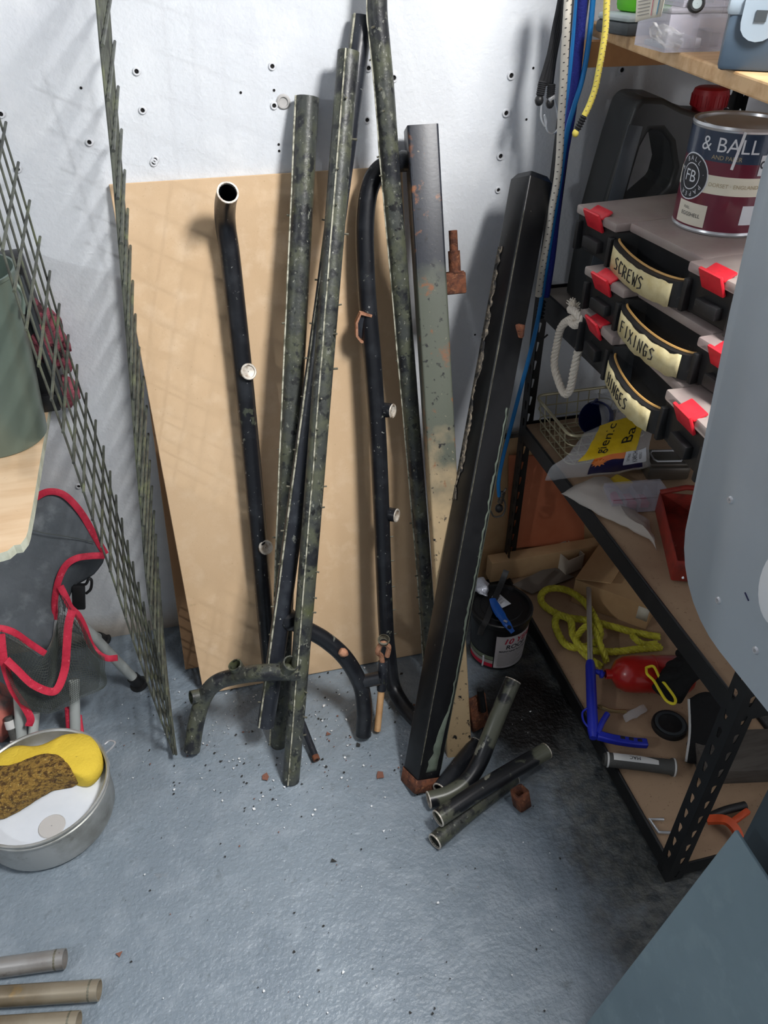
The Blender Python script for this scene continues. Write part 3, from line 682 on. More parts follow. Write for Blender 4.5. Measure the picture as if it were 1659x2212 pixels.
# slate case with a pale clip
a = at(1547, 152, Z=ZP); R = rotz(-.60)
cc = V((a.x, a.y, ZP))+R@V((.072, .05, 0)); 
def slate_case(name, label, base, size, clip):
    root = thing(name, label, 'case', base); sx, sy, sz = size; base = V(base)
    mb = MB(); mb.box(base+V((0, 0, sz*.40)), (sx, sy, sz*.8), R, bev=.006); mb.build('base', 'slate', root)
    mb = MB(); mb.box(base+V((0, 0, sz*.86)), (sx*1.04, sy*1.05, sz*.26), R, bev=.006); lid = mb.build('lid', clip, root)
    mb = MB(); f = base+R@V((-.034, -sy*.535, sz*.70)); pts = [(-.022, .022), (.022, .022), (.022, -.004)]+[(.022*math.cos(t), -.004-.020*math.sin(t)) for t in [PI*i/8 for i in range(1, 8)]]+[(-.022, -.004)]
    mb.add([f+R@V((x, -.003, y)) for x, y in pts]+[f+R@V((x, .003, y)) for x, y in pts], [tuple(range(len(pts))), tuple(reversed(range(len(pts), 2*len(pts))))]+[(i, (i+1) % len(pts), len(pts)+(i+1) % len(pts), len(pts)+i) for i in range(len(pts))])
    cl = mb.build('clip', clip, root)
    mb = MB(); mb.box(f+R@V((0, -.0035, .004)), (.013, .003, .012), R); mb.build('clip_slot', 'dark_plastic', cl)
    return root
slate_case('slate_case', 'slate blue plastic case with a pale clip on the pine plank', cc, (.144, .10, .082), 'pale_blue_plastic')
root = thing('upper_case', 'dark grey case lying on top of the slate blue one', 'case', cc+V((.0, 0, .0825)))
mb = MB(); mb.box(cc+V((.02, .01, .0825+.028)), (.12, .09, .055), R, bev=.008); mb.build('base', 'dark_plastic', root)
mb = MB(); mb.box(cc+V((.02, .01, .0825+.062)), (.122, .092, .016), R, bev=.006); mb.build('lid', 'dark_plastic', root)

# ================================================================== THINGS ON THE MIDDLE SHELF
plain('org_black', (26, 27, 29), .5, layers=[(14, (42, 42, 44), .52, .75), (150, (70, 68, 64), .66, .74)]); plain('latch_red', (216, 40, 54), .42, layers=[(60, (190, 30, 44), .5, .7)])
plain('dusty_clear', (196, 184, 176), .35, alpha=.62, layers=[(9, (180, 160, 158), .4, .7)]); plain('masking_tape', (208, 196, 152), .8, layers=[(26, (186, 168, 118), .45, .7), (90, (164, 144, 100), .66, .74)], bump=(70, .4, .002))
plain('marker', (28, 28, 32), .6); plain('amber', (188, 146, 84), .3)
def organiser(label, word, px_a, px_b, z, h, right_latch=True):
    """px_a, px_b: photo points on the upper left edge (far and near latches) at height z+h"""
    A = at(*px_a, Z=z+h); B = at(*px_b, Z=z+h); A.z = B.z = 0
    ex = (B-A).normalized()          # along the front of the case, towards the camera
    ey = V((-ex.y, ex.x, 0))         # into the shelf
    if ey.x < 0: ey = -ey
    mid = (A+B)/2
    Lh = (B-A).length/2+.045; D = .30; F = .012
    W = lambda u, v, q: mid+ex*u+ey*v+V((0, 0, z+q))
    root = thing('parts_organiser', label, 'organiser', W(0, .15, 0))
    Rm = Matrix((ex, ey, V((0, 0, 1)))).transposed()
    bh = h*.80
    # body: outline with two corner blocks and a recessed handle bay in front
    g = .098
    out = [(-Lh, .0), (-g, .0), (-g+.02, .03), (g-.02, .03), (g, .0), (Lh, .0), (Lh, D), (-Lh, D)]
    n = len(out); lvl = [(.0, .012), (.006, .004), (bh*.5, .002), (bh, .0)]
    mb = MB(); vs_ = []
    for q, ins in lvl:
        for (u, v) in out:
            uu = u*(1-ins/Lh); vv = v+ins if v < D*.5 else v-ins
            vs_.append(W(uu, vv, q))
    fs = [tuple(range(n))]+[tuple((len(lvl)-1)*n+i for i in range(n))]
    for k in range(len(lvl)-1):
        for i in range(n): j = (i+1) % n; fs.append((k*n+i, k*n+j, (k+1)*n+j, (k+1)*n+i))
    mb.add(vs_, fs); body = mb.build('body', 'org_black', root, smooth=False)
    for u in (-Lh+.012, -g-.008, g+.008, Lh-.012):       # ribs of the front face
        mb = MB(); mb.box(W(u, -.003, bh*.46), (.010, .014, bh*.8), Rm, bev=.002); mb.build('rib', 'org_black', body)
    for u in (-1, 1):
        mb = MB(); mb.box(W(u*(Lh+g)/2, -.004, bh*.42), (.05, .016, bh*.32), Rm, bev=.003); mb.build('rib', 'org_black', body)
    # handle: bowed bar across the bay carrying the tape
    P = [W(-g-.004, .004, bh*.52), W(-g*.86, -.005, bh*.46), W(-g*.4, -.012, bh*.37), W(g*.1, -.015, bh*.33), W(g*.55, -.013, bh*.34), W(g*.88, -.006, bh*.38), W(g+.004, .004, bh*.44)]
    hp = smoothpath(P, 6); mb = MB(); mb.sweep([(-.006, -.021), (.006, -.021), (.006, .021), (-.006, .021)], hp, hint=(0, 0, 1)); hd = mb.build('handle', 'org_black', root)
    mb = MB(); mb.tube([p+V((0, 0, .0225))+ey*.004 for p in hp], .0022, 6); mb.build('handle_edge', 'amber', hd)
    mb = MB(); top_, bot = [], []
    R_ = resample(hp, 30)
    for i, p in enumerate(R_[2:27]):
        wv = .0045*mnoise.noise(V((i*.45, z*9, 0))); o_ = -ey*.0072
        top_.append(p+o_+V((0, 0, .0175+wv))); bot.append(p+o_+V((0, 0, -.0215+wv*.8)))
    mb.grid([bot, [a.lerp(b, .5)-ey*.0004 for a, b in zip(bot, top_)], top_]); mb.build('tape_label', 'masking_tape', hd, solid=.0006)
    def wr(u, v):
        t = max(0, min(28.99, 14.5+u/(2*g+.01)*29)); i = int(t); p = R_[i].lerp(R_[min(i+1, 29)], t-i); return p-ey*.0086+V((0, 0, v-.002))
    mb = MB(); handwrite(mb, word, .021, .0155, lambda u, v: wr(u-.022, v), .0012); mb.build('handwriting', 'marker', hd)
    # lid
    mb = MB()
    for (u0, u1, v0) in ((-Lh-.003, -g, -.006), (g, Lh+.003, -.006), (-g, g, .022)):
        mb.box(W((u0+u1)/2, (v0+D+.004)/2, bh+h*.10), (u1-u0, D+.004-v0, h*.2), Rm, bev=.004)
    mb.build('lid', 'dusty_clear', root)
    for u in (-1, 1):                                       # red latches, pressed or sprung up
        mb = MB(); c = W(u*(Lh+g)/2, -.010, h*.86); Rl = Rm@Matrix.Rotation(.45, 3, 'X')
        mb.box(c, (.050, .006, .036), Rl, bev=.002); mb.box(c+V((0, 0, .013))+ey*.011, (.048, .024, .005), Rl, bev=.002); mb.build('latch', 'latch_red', root)
    return root, W
organiser('lowest black parts organiser, taped HINGES, with red latches', 'HINGES', (1283, 680), (1515, 905), Z2, .092)
organiser('middle black parts organiser of the stack, taped FIXINGS', 'FIXINGS', (1300, 592), (1592, 772), Z2+.094, .080)
r1, W1 = organiser('top black parts organiser, taped SCREWS, under the paint tin', 'SCREWS', (1283, 455), (1572, 600), Z2+.176, .082)
ZT = Z2+.259
# paint tin
plain('tin_navy', (42, 56, 80), .32, coat=.4); plain('tin_maroon', (104, 28, 50), .32, coat=.4); plain('label_cream', (226, 222, 204), .6); plain('print_white', (218, 222, 228), .5); plain('print_dark', (44, 46, 52), .6); plain('print_tan', (178, 164, 130), .6)
ct = at(1553, 482, Z=ZT); TR, TH = .078, .163
ct = V((ct.x, ct.y, ZT)); ang = math.atan2(-ct.y, -ct.x)
root = thing('paint_tin', 'maroon and navy paint tin with round emblem on the top organiser', 'paint tin', ct)
mb = MB(); mb.lathe([(.001, .004), (TR-.003, .004), (TR, .0), (TR+.0012, .003), (TR, .006), (TR, TH-.006), (TR+.0012, TH-.004), (TR, TH), (TR-.004, TH-.002), (TR-.005, TH-.008), (TR-.016, TH-.009), (TR-.018, TH-.004), (TR-.022, TH-.006), (.001, TH-.006)], ct, (0, 0, 1), 72); mb.build('can', 'tin_silver', root)
def cyl(c, R_, a0, a1, z0, z1, seg=None):
    seg = seg or max(4, int(abs(a1-a0)/.08))
    rows = [[V((c.x+R_*math.cos(a0+(a1-a0)*i/seg), c.y+R_*math.sin(a0+(a1-a0)*i/seg), c.z+zz)) for i in range(seg+1)] for zz in (z0, z1)]
    return rows
def band(name, m, a0, a1, z0, z1, off, parent, c=ct, R_=TR):
    mb = MB(); mb.grid(cyl(c, R_+off, a0, a1, z0, z1)); return mb.build(name, m, parent)
def cylmap(c, R_, a, z0): return lambda u, v: V((c.x+R_*math.cos(a+u/R_), c.y+R_*math.sin(a+u/R_), c.z+z0+v))
band('navy_band', 'tin_navy', 0, 2*PI, .112, TH-.008, .0006, root); band('maroon_band', 'tin_maroon', 0, 2*PI, .007, .112, .0006, root); band('cream_band', 'label_cream', 0, 2*PI, .064, .092, .0009, root)
mb = MB(); text_on(mb, '& BALL', .030, cylmap(ct, TR+.0012, ang-.16, .136)); mb.build('lettering', 'print_white', root)
mb = MB(); text_on(mb, 'AND PAPER', .009, cylmap(ct, TR+.0012, ang-.16, .1185)); mb.build('lettering', 'print_tan', root)
mb = MB(); text_on(mb, 'DORSET · ENGLAND', .0085, cylmap(ct, TR+.0014, ang+.10, .078)); mb.build('lettering', 'print_tan', root)
ea, ez = ang-.88, .083
def disc_on(r0_, r1_, off, m, nm):
    mb = MB(); f = cylmap(ct, TR+off, ea, ez); n = 32; rows = [[f(r*math.cos(2*PI*i/n), r*math.sin(2*PI*i/n)) for i in range(n+1)] for r in (r0_, (r0_+r1_)/2, r1_)]; mb.grid(rows); return mb.build(nm, m, root)
disc_on(.0005, .036, .0013, 'print_white', 'emblem'); disc_on(.0005, .034, .0016, 'print_dark', 'emblem_ring'); disc_on(.0190, .0205, .0019, 'print_white', 'emblem_line')
mb = MB(); text_on(mb, 'FB', .026, cylmap(ct, TR+.0020, ea, ez)); mb.build('lettering', 'print_white', root)
mb = MB()
for i, ch in enumerate('& BALL · PAPER · '):
    t = PI*.9-2*PI*i/17; g = cylmap(ct, TR+.0020, ea, ez); cx, cy = .027*math.cos(t), .027*math.sin(t); co, si = math.cos(t-PI/2), math.sin(t-PI/2)
    if ch != ' ': text_on(mb, ch, .010, lambda u, v: g(cx+u*co-v*si, cy+u*si+v*co))
mb.build('lettering', 'print_white', root)
band('white_label', 'paper', ang-1.05, ang-.30, .010, .045, .0013, root)
mb = MB(); text_on(mb, 'EGGSHELL', .0085, cylmap(ct, TR+.0019, ang-.66, .026)); text_on(mb, 'FULL', .006, cylmap(ct, TR+.0019, ang-.78, .036)); mb.build('lettering', 'print_dark', root)
band('white_square', 'print_white', ang+.50, ang+.90, .096, .126, .0014, root)
mb = MB(); text_on(mb, '∞', .03, cylmap(ct, TR+.0019, ang+.66, .112)); mb.build('lettering', 'print_dark', root)
band('white_square', 'print_white', ang+.38, ang+.72, .020, .050, .0014, root)
mb = MB(); f = cylmap(ct, TR+.0018, ang+.02, 0)
mb.sweep([(-.0022, -.0008), (.0022, -.0008), (.0022, .0012), (-.0022, .0012)], [f(.004, TH-.004), f(.002, .142), f(-.001, .12), f(-.003, .104)], hint=V((math.cos(ang), math.sin(ang), 0))); mb.build('paint_drip', 'plug', root)
# oil can
plain('oil_plastic', (44, 46, 47), .42, layers=[(4, (58, 58, 56), .4, .7)]); plain('oil_side', (74, 80, 86), .4); plain('cap_red', (168, 26, 36), .45)
jb = V((.97, 1.50, Z2)); Rj = rotz(-.10)
root = thing('oil_can', 'dark grey plastic oil can with red cap and big side handle', 'oil can', jb)
J = lambda u, v, q: jb+Rj@V((u, v, q))
# outline with the handle hole, front view (u right, q up)
outer = [(-.155, .0), (.13, .0), (.135, .02), (.135, .362), (.125, .378), (.06, .380), (.025, .382), (-.02, .395), (-.06, .412), (-.105, .415), (-.118, .40), (-.130, .34), (-.150, .20), (-.155, .02)]
inner = [(-.098, .20), (-.06, .215), (-.015, .255), (-.012, .29), (-.03, .335), (-.055, .358), (-.078, .358), (-.09, .33), (-.098, .27), (-.102, .22)]
bm = bmesh.new()
def ring(pts): 
    vs_ = [bm.verts.new((x, 0, z)) for x, z in pts]; return [bm.edges.new((vs_[i], vs_[(i+1) % len(vs_)])) for i in range(len(vs_))]
e = ring(outer)+ring(inner); bmesh.ops.triangle_fill(bm, use_beauty=True, edges=e)
for f in list(bm.faces):
    c = f.calc_center_median()
    # drop faces inside the handle hole
    ins = False; j = len(inner)-1
    for i in range(len(inner)):
        if (inner[i][1] > c.z) != (inner[j][1] > c.z) and c.x < (inner[j][0]-inner[i][0])*(c.z-inner[i][1])/(inner[j][1]-inner[i][1])+inner[i][0]: ins = not ins
        j = i
    if ins: bm.faces.remove(f)
ex = bmesh.ops.extrude_face_region(bm, geom=list(bm.faces)); 
for v in ex['geom']:
    if isinstance(v, bmesh.types.BMVert): v.co.y += .115
bmesh.ops.recalc_face_normals(bm, faces=bm.faces); bm.verts.index_update()
mb = MB(); mb.add([J(v.co.x, v.co.y-.06, v.co.z) for v in bm.verts], [tuple(v.index for v in f.verts) for f in bm.faces]); bm.free()
o = mb.build('body', 'oil_plastic', root, angle=30); bv = o.modifiers.new('round', 'BEVEL'); bv.width = .010; bv.segments = 3; bv.limit_method = 'ANGLE'; bv.angle_limit = .5
mb = MB(); mb.lathe([(.030, 0), (.030, .012), (.034, .012), (.0345, .034), (.032, .042), (.027, .045), (.001, .045)], J(.062, 0, .376), (0, 0, 1), 24); mb.build('neck_cap', 'cap_red', root)
mb = MB()
for i in range(24):
    a = 2*PI*i/24; mb.box(J(.062, 0, .399)+V((.0345*math.cos(a), .0345*math.sin(a), 0)), (.002, .003, .02), rotz(a))
mb.build('cap_ribs', 'cap_red', root)
mb = MB(); mb.box(J(-.128, -.061, .20), (.030, .003, .34), Rj@Matrix.Rotation(.11, 3, 'Y'), bev=.001); mb.build('level_strip', 'oil_side', root)
# hanging rope loop
plain('cotton', (222, 212, 198), .9, bump=(160, .6, .002))
def rope(mb, path, r, pitch=.02, strands=3):
    L = sum((b-a).length for a, b in zip(path, path[1:])); n = int(L/.0035); P = resample(path, n)
    for s in range(strands):
        pts = []
        u = None
        for i, p in enumerate(P):
            t = (P[min(i+1, n-1)]-P[max(i-1, 0)]).normalized()
            if u is None: u = t.orthogonal().normalized()
            u = (u-t*u.dot(t)).normalized(); v = t.cross(u); a = 2*PI*(i*.0035/pitch+s/strands)
            pts.append(p+(u*math.cos(a)+v*math.sin(a))*r*.52)
        mb.tube(pts, r*.56, 7)
root = thing('rope_loop', 'white cotton rope loop knotted and hanging from the middle shelf', 'rope', at(1228, 690, X=.755))
XR = .752
pts = [at(1262, 684, X=XR), at(1236, 688, X=XR-.006), at(1213, 706, X=XR-.004), at(1203, 745, X=XR), at(1197, 785, X=XR), at(1206, 822, X=XR), at(1219, 850, X=XR), at(1231, 842, X=XR), at(1240, 800, X=XR-.002), at(1250, 755, X=XR), at(1264, 718, X=XR+.004)]
mb = MB(); rope(mb, smoothpath(pts, 8), .0085, .03); mb.build('loop', 'cotton', root)
pts = [at(1232, 668, X=XR), at(1244, 674, X=XR-.012), at(1256, 692, X=XR-.014), at(1242, 702, X=XR-.012), at(1230, 690, X=XR-.002)]
mb = MB(); rope(mb, smoothpath(pts, 8), .0085, .03); mb.build('knot', 'cotton', root)
mb = MB(); c = at(1240, 668, X=XR)
for i in range(46):
    d = V((rnd.uniform(-.2, .2), rnd.uniform(-.5, .9), rnd.uniform(.1, 1))).normalized(); mb.tube([c, c+d*.012, c+d*rnd.uniform(.018, .028)+V((0, .004, -.003))], .0011, 4)
mb.build('frayed_end', 'cotton', root)

# ================================================================== THINGS ON THE LOWER SHELF
plain('basket_wire', (200, 192, 160), .35, metal=.4); plain('funnel_blue', (22, 34, 92), .35); plain('yellow_print', (236, 200, 40), .35, layers=[(30, (222, 182, 30), .5, .7)]); plain('orange_print', (232, 120, 32), .35); plain('navy_print', (26, 26, 72), .35)
plain('star_orange', (240, 140, 72), .4); plain('tin_dull', (120, 116, 110), .35, metal=.75, layers=[(14, (90, 86, 80), .45, .7)]); plain('magenta', (196, 30, 84), .4); plain('red_metal', (150, 50, 40), .5, layers=[(26, (112, 40, 32), .45, .65), (60, (180, 120, 100), .68, .74)])
ZS = Z1
bx0, bx1, by0, by1, bz0, bz1 = .797, 1.005, 1.395, 1.60, ZS-.004, .652
root = thing('wire_basket', 'small brass coloured wire basket at the back of the lower shelf', 'basket', ((bx0+bx1)/2, (by0+by1)/2, bz0))
def rring(x0_, x1_, y0_, y1_, z, r, n=4):
    out = []
    for cx, cy, a0 in ((x1_-r, y1_-r, 0), (x0_+r, y1_-r, PI/2), (x0_+r, y0_+r, PI), (x1_-r, y0_+r, 1.5*PI)):
        for i in range(n+1): a = a0+PI/2*i/n; out.append(V((cx+r*math.cos(a), cy+r*math.sin(a), z)))
    return out+[out[0]]
mb = MB(); mb.tube(rring(bx0, bx1, by0, by1, bz1, .022), .0038, 8); mb.build('rim', 'basket_wire', root)
mb = MB(); ins = .012
for k in range(1, 4):
    z = bz1+(bz0+.003-bz1)*k/3; d = ins*k/3; mb.tube(rring(bx0+d, bx1-d, by0+d, by1-d, z, .02), .0016, 5)
mb.build('side_wires', 'basket_wire', root)
mb = MB(); n = 7
for i in range(1, n):
    t = i/n; x = bx0+(bx1-bx0)*t; y = by0+(by1-by0)*t
    mb.tube([(x, by0, bz1), (x, by0+ins, bz0+.003), (x, by1-ins, bz0+.003), (x, by1, bz1)], .0016, 5)
    mb.tube([(bx0, y, bz1), (bx0+ins, y, bz0+.003), (bx1-ins, y, bz0+.003), (bx1, y, bz1)], .0016, 5)
mb.build('upright_wires', 'basket_wire', root)
c = V((.925, 1.50, bz0+.006)); root = thing('funnel', 'dark blue plastic funnel lying in the wire basket', 'funnel', c)
mb = MB(); ax = V((-.75, -.35, .5)).normalized(); q = c+V((.028, .02, .034)); mb.lathe([(.004, -.045), (.008, -.035), (.012, -.01), (.040, .03), (.043, .032), (.043, .05), (.041, .05), (.038, .032), (.010, -.008), (.006, -.035)], q, ax, 24); mb.build('cone', 'funnel_blue', root)
mb = MB(); mb.tube([q+ax*.045+V((0, 0, .04)), q+ax*.05+V((-.02, -.01, .05)), q+ax*.035+V((-.01, 0, .055))], .004, 8); mb.build('handle', 'funnel_blue', root)
# printed bag of vacuum bags
zb = .668
G = lambda x, y, z: at(x, y, Z=z)
curves = [[G(1178, 1038, .60), G(1255, 1030, .60), G(1330, 1022, .60), G(1405, 1008, .60)],
          [G(1192, 1008, .645), G(1258, 1004, .645), G(1325, 992, .65), G(1402, 978, .645)],
          [G(1225, 985, .665), G(1268, 974, .67), G(1330, 955, .675), G(1408, 940, .665)],
          [G(1262, 935, .665), G(1290, 924, .67), G(1345, 905, .68), G(1425, 892, .675)]]
rows = loft(curves, 25, 6, .0022, 45)
root = thing('printed_bag', 'clear packet with yellow, orange and navy print lying across the wire basket', 'packet', G(1290, 1000, .62))
mb = MB(); mb.grid(rows); mb.build('film', 'clear_film', root, solid=.0008)
nR, nC = len(rows), 25
def patch(name, m, i0, i1, j0, j1, lift=.0016):
    mb = MB(); out = []
    for i in range(i0, i1+1):
        r = []
        for j in range(j0, j1+1):
            a = rows[min(i+1, nR-1)][j]-rows[max(i-1, 0)][j]; b = rows[i][min(j+1, nC-1)]-rows[i][max(j-1, 0)]; nn = b.cross(a).normalized(); nn = nn if nn.dot(TOCAM(rows[i][j])) > 0 else -nn
            r.append(rows[i][j]+nn*lift)
        out.append(r)
    mb.grid(out); return mb.build(name, m, root)
patch('navy_print', 'navy_print', 1, 6, 9, 22); patch('orange_print', 'orange_print', 6, 8, 9, 23); patch('yellow_print', 'yellow_print', 8, 18, 5, 20); patch('white_panel', 'print_white', 3, 8, 17, 23, .0024)
def surf(u, v, lift=.003):     # u along columns, v along rows (in cell units)
    i = max(0, min(nR-1.001, v)); j = max(0, min(nC-1.001, u)); a, b = int(i), int(j); fi, fj = i-a, j-b
    p = rows[a][b].lerp(rows[a][b+1], fj).lerp(rows[a+1][b].lerp(rows[a+1][b+1], fj), fi); return p+TOCAM(p)*lift*1.3
mb = MB(); text_on(mb, 'gienic', 4.6, lambda u, v: surf(9.5+v*-.9, 13.2+u*.78, .0032), shear=.3); text_on(mb, 'Ba', 5.0, lambda u, v: surf(16.5-v*.9, 13.0+u*.9, .0032)); mb.build('lettering', 'marker', root)
mb = MB(); text_on(mb, 'KARCH', 1.9, lambda u, v: surf(20.2-v, 5.6+u*.72, .0040)); text_on(mb, 'MODELS', 1.0, lambda u, v: surf(21.7-v, 5.6+u*.75, .0040)); text_on(mb, 'SUITABLE', 1.0, lambda u, v: surf(18.4-v, 5.6+u*.75, .0040)); mb.build('lettering', 'marker', root)
mb = MB(); st = [((1.9 if i % 2 == 0 else 1.1)*math.cos(2*PI*i/20), (1.9 if i % 2 == 0 else 1.1)*math.sin(2*PI*i/20)) for i in range(20)]
mb.add([surf(10.9+x, 5.6+y, .0034) for x, y in st]+[surf(10.9, 5.6, .0036)], [(i, (i+1) % 20, 20) for i in range(20)]); mb.build('star_print', 'star_orange', root)
# bent clear sleeve at the back
mb = MB(); mb.grid(loft([[G(1290, 848, .67), G(1340, 862, .66), G(1400, 905, .65)], [G(1297, 890, .64), G(1340, 905, .63), G(1385, 925, .63)], [G(1300, 925, .62), G(1335, 935, .62), G(1370, 945, .62)]], 10, 5, .004, 40))
o = mb.build('plastic_sleeve', 'clear_film', None, solid=.0008); tag(o, 'grey clear plastic sleeve behind the printed packet in the basket', 'sleeve')
# pressed steel tin
c = G(1440, 1030, ZS); R = rotz(-.22)
root = thing('steel_tin', 'dull pressed steel tin with a raised oblong lid on the lower shelf', 'tin', c)
mb = MB(); mb.box(c+V((.0, .02, .018)), (.10, .075, .036), R, bev=.008); mb.build('base', 'tin_dull', root)
mb = MB(); mb.box(c+V((.0, .02, .040)), (.092, .066, .010), R, bev=.006); ld_ = mb.build('lid', 'tin_dull', root)
mb = MB(); pr = [c+V((0, .02, .0455))+R@V((x*.034, y*.022, 0)) for x, y in ((-1, -.6), (-.8, -1), (.8, -1), (1, -.6), (1, .6), (.8, 1), (-.8, 1), (-1, .6), (-1, -.6))]; mb.tube(pr, .0025, 6); mb.build('raised_rim', 'tin_silver', ld_)
# compartment box with magenta parts
c = G(1378, 1100, ZS); R = rotz(-.12)
clear_box((c.x, c.y+.02, ZS), (.13, .06, .036), 'clear compartment box with magenta parts on the lower shelf', 'bit_box', R, 4,
          [(-.048, 0, .014, (.024, .045, .02), 'magenta'), (-.016, -.004, .012, (.024, .040, .016), 'magenta'), (.016, -.004, .010, (.022, .036, .014), 'magenta')])
# milky plastic bag
mb = MB(); mb.grid(loft([[G(1212, 1066, ZS+.004), G(1255, 1090, ZS+.003), G(1310, 1120, ZS+.003), G(1400, 1165, ZS+.003), G(1422, 1188, ZS+.002)],
                         [G(1225, 1060, ZS+.012), G(1270, 1068, ZS+.022), G(1335, 1100, ZS+.02), G(1390, 1140, ZS+.02), G(1412, 1160, ZS+.012)],
                         [G(1245, 1046, ZS+.015), G(1290, 1040, ZS+.034), G(1330, 1055, ZS+.022), G(1350, 1110, ZS+.02), G(1405, 1140, ZS+.012)],
                         [G(1270, 1040, ZS+.006), G(1300, 1028, ZS+.012), G(1325, 1040, ZS+.012), G(1360, 1090, ZS+.008), G(1400, 1125, ZS+.006)]], 16, 5, .004, 50))
plain('milky_film', (214, 206, 198), .3, alpha=.5, bump=(50, .6, .004))
o = mb.build('milky_bag', 'milky_film', None, solid=.0008); tag(o, 'milky flat plastic bag spread beside the compartment box', 'bag')
p = G(1300, 1052, ZS); root = thing('yellow_packet', 'small yellow packet inside the milky plastic bag', 'packet', p+V((.02, .0, 0)))
mb = MB(); mb.box(p+V((.03, -.01, .007)), (.07, .045, .012), rotz(.5), bev=.004); mb.build('packet', 'yellow_print', root)
# red metal drawer
a, b = G(1448, 1242, ZS), G(1418, 1112, ZS); e1 = (a-b).normalized(); e2 = V((-e1.y, e1.x, 0)); e2 = e2 if e2.x > 0 else -e2
root = thing('red_tray', 'red steel tool tray with scuffed edges beside the compartment box', 'tray', (a+b)/2+e2*.08)
L = (a-b).length+.03; mid = (a+b)/2; Rm = Matrix((e1, e2, V((0, 0, 1)))).transposed(); Lz = .05; t = .003
for nm, cc2, sz in (('wall', mid+V((0, 0, Lz/2)), (L, t, Lz)), ('wall', mid+e2*.16+V((0, 0, Lz/2)), (L, t, Lz)), ('wall', mid-e1*L/2+e2*.08+V((0, 0, Lz/2)), (t, .16, Lz)), ('wall', mid+e1*L/2+e2*.08+V((0, 0, Lz/2)), (t, .16, Lz)), ('base', mid+e2*.08+V((0, 0, .002)), (L, .16, .003))):
    mb = MB(); mb.box(cc2, sz, Rm, bev=.001); mb.build(nm, 'red_metal', root)
mb = MB(); p = mid-e1*(L/2)+V((0, 0, Lz)); mb.tube([p, p+e2*.05+V((0, 0, .018)), p+e2*.16+V((0, 0, .02))], .006, 8); mb.build('handle', 'red_metal', root)

# ================================================================== BOARDS AND BOXES BEHIND AND ON THE BOTTOM SHELF
plain('card_tan', (204, 168, 124), .8, layers=[(8, (186, 150, 108), .4, .7)]); plain('terracotta', (206, 124, 88), .7, layers=[(5, (186, 104, 70), .4, .7), (40, (150, 82, 58), .68, .75)]); plain('grey_board', (120, 112, 104), .7); plain('card_white', (196, 186, 172), .8)
def slab(name, label, cat, p, th, m, edge=None):
    nrm = (V(p[1])-V(p[0])).cross(V(p[3])-V(p[0])).normalized(); nrm = nrm if nrm.y+.3*nrm.z*-1 > 0 else -nrm
    root = thing(name, label, cat, (V(p[0])+V(p[1]))/2)
    mb = MB(); f = [V(q) for q in p]; mb.add(f+[q+nrm*th for q in f], [(0, 1, 2, 3), (7, 6, 5, 4), (0, 4, 5, 1), (1, 5, 6, 2), (2, 6, 7, 3), (3, 7, 4, 0)]); mb.build('panel', m, root, smooth=False)
    return root
t1 = at(1088, 938, Y=1.664); 
r_ = slab('tan_panel', 'tan card panel with a metal edge strip behind the back post', 'board', [V((.70, 1.645, .003)), V((1.10, 1.645, .003)), V((1.10, 1.664, t1.z)), V((.70, 1.664, t1.z))], .006, 'card_tan')
mb = MB(); mb.box(V((.90, 1.660, t1.z-.004)), (.40, .008, .014)); mb.build('edge_strip', 'tin_dull', r_)
slab('terracotta_panel', 'terracotta coloured panel standing at the back under the lower shelf', 'board', [at(1098, 1185, Y=1.632), at(1262, 1172, Y=1.632), at(1262, 985, Y=1.642), at(1100, 985, Y=1.642)], .005, 'terracotta')
zc = .075
root = thing('flat_carton', 'long low cardboard carton along the back wall under the shelving', 'carton', (.92, 1.60, Z0-.004))
mb = MB(); mb.box((.90, 1.601, .088), (.36, .04, .074), bev=.002); mb.build('carton', 'card_tan', root)
slab('grey_sheet', 'thin grey sheet lying on the bottom shelf beside the bucket', 'board', [at(1108, 1262, Z=.066), at(1150, 1282, Z=.062), at(1240, 1246, Z=.062), at(1190, 1222, Z=.066)], .003, 'grey_board')
# white open carton
a, b = at(1190, 1220, Z=Z0-.004), at(1218, 1245, Z=Z0-.004); e1 = (b-a).normalized(); e2 = V((-e1.y, e1.x, 0)); e2 = e2 if e2.x > 0 else -e2
root = thing('white_carton', 'small open white card box on the bottom shelf', 'carton', (a+b)/2+e2*.03+V((0, 0, .012)))
Rm = Matrix((e1, e2, V((0, 0, 1)))).transposed(); mid = (a+b)/2+V((0, 0, .012)); L = .075; hh = .055
for cc2, sz in ((mid+V((0, 0, hh/2)), (L, .002, hh)), (mid+e2*.06+V((0, 0, hh/2)), (L, .002, hh)), (mid-e1*L/2+e2*.03+V((0, 0, hh/2)), (.002, .06, hh)), (mid+e1*L/2+e2*.03+V((0, 0, hh/2)), (.002, .06, hh)), (mid+e2*.03+V((0, 0, .001)), (L, .06, .002))):
    mb = MB(); mb.box(cc2, sz, Rm); mb.build('side', 'card_white', root, smooth=False)
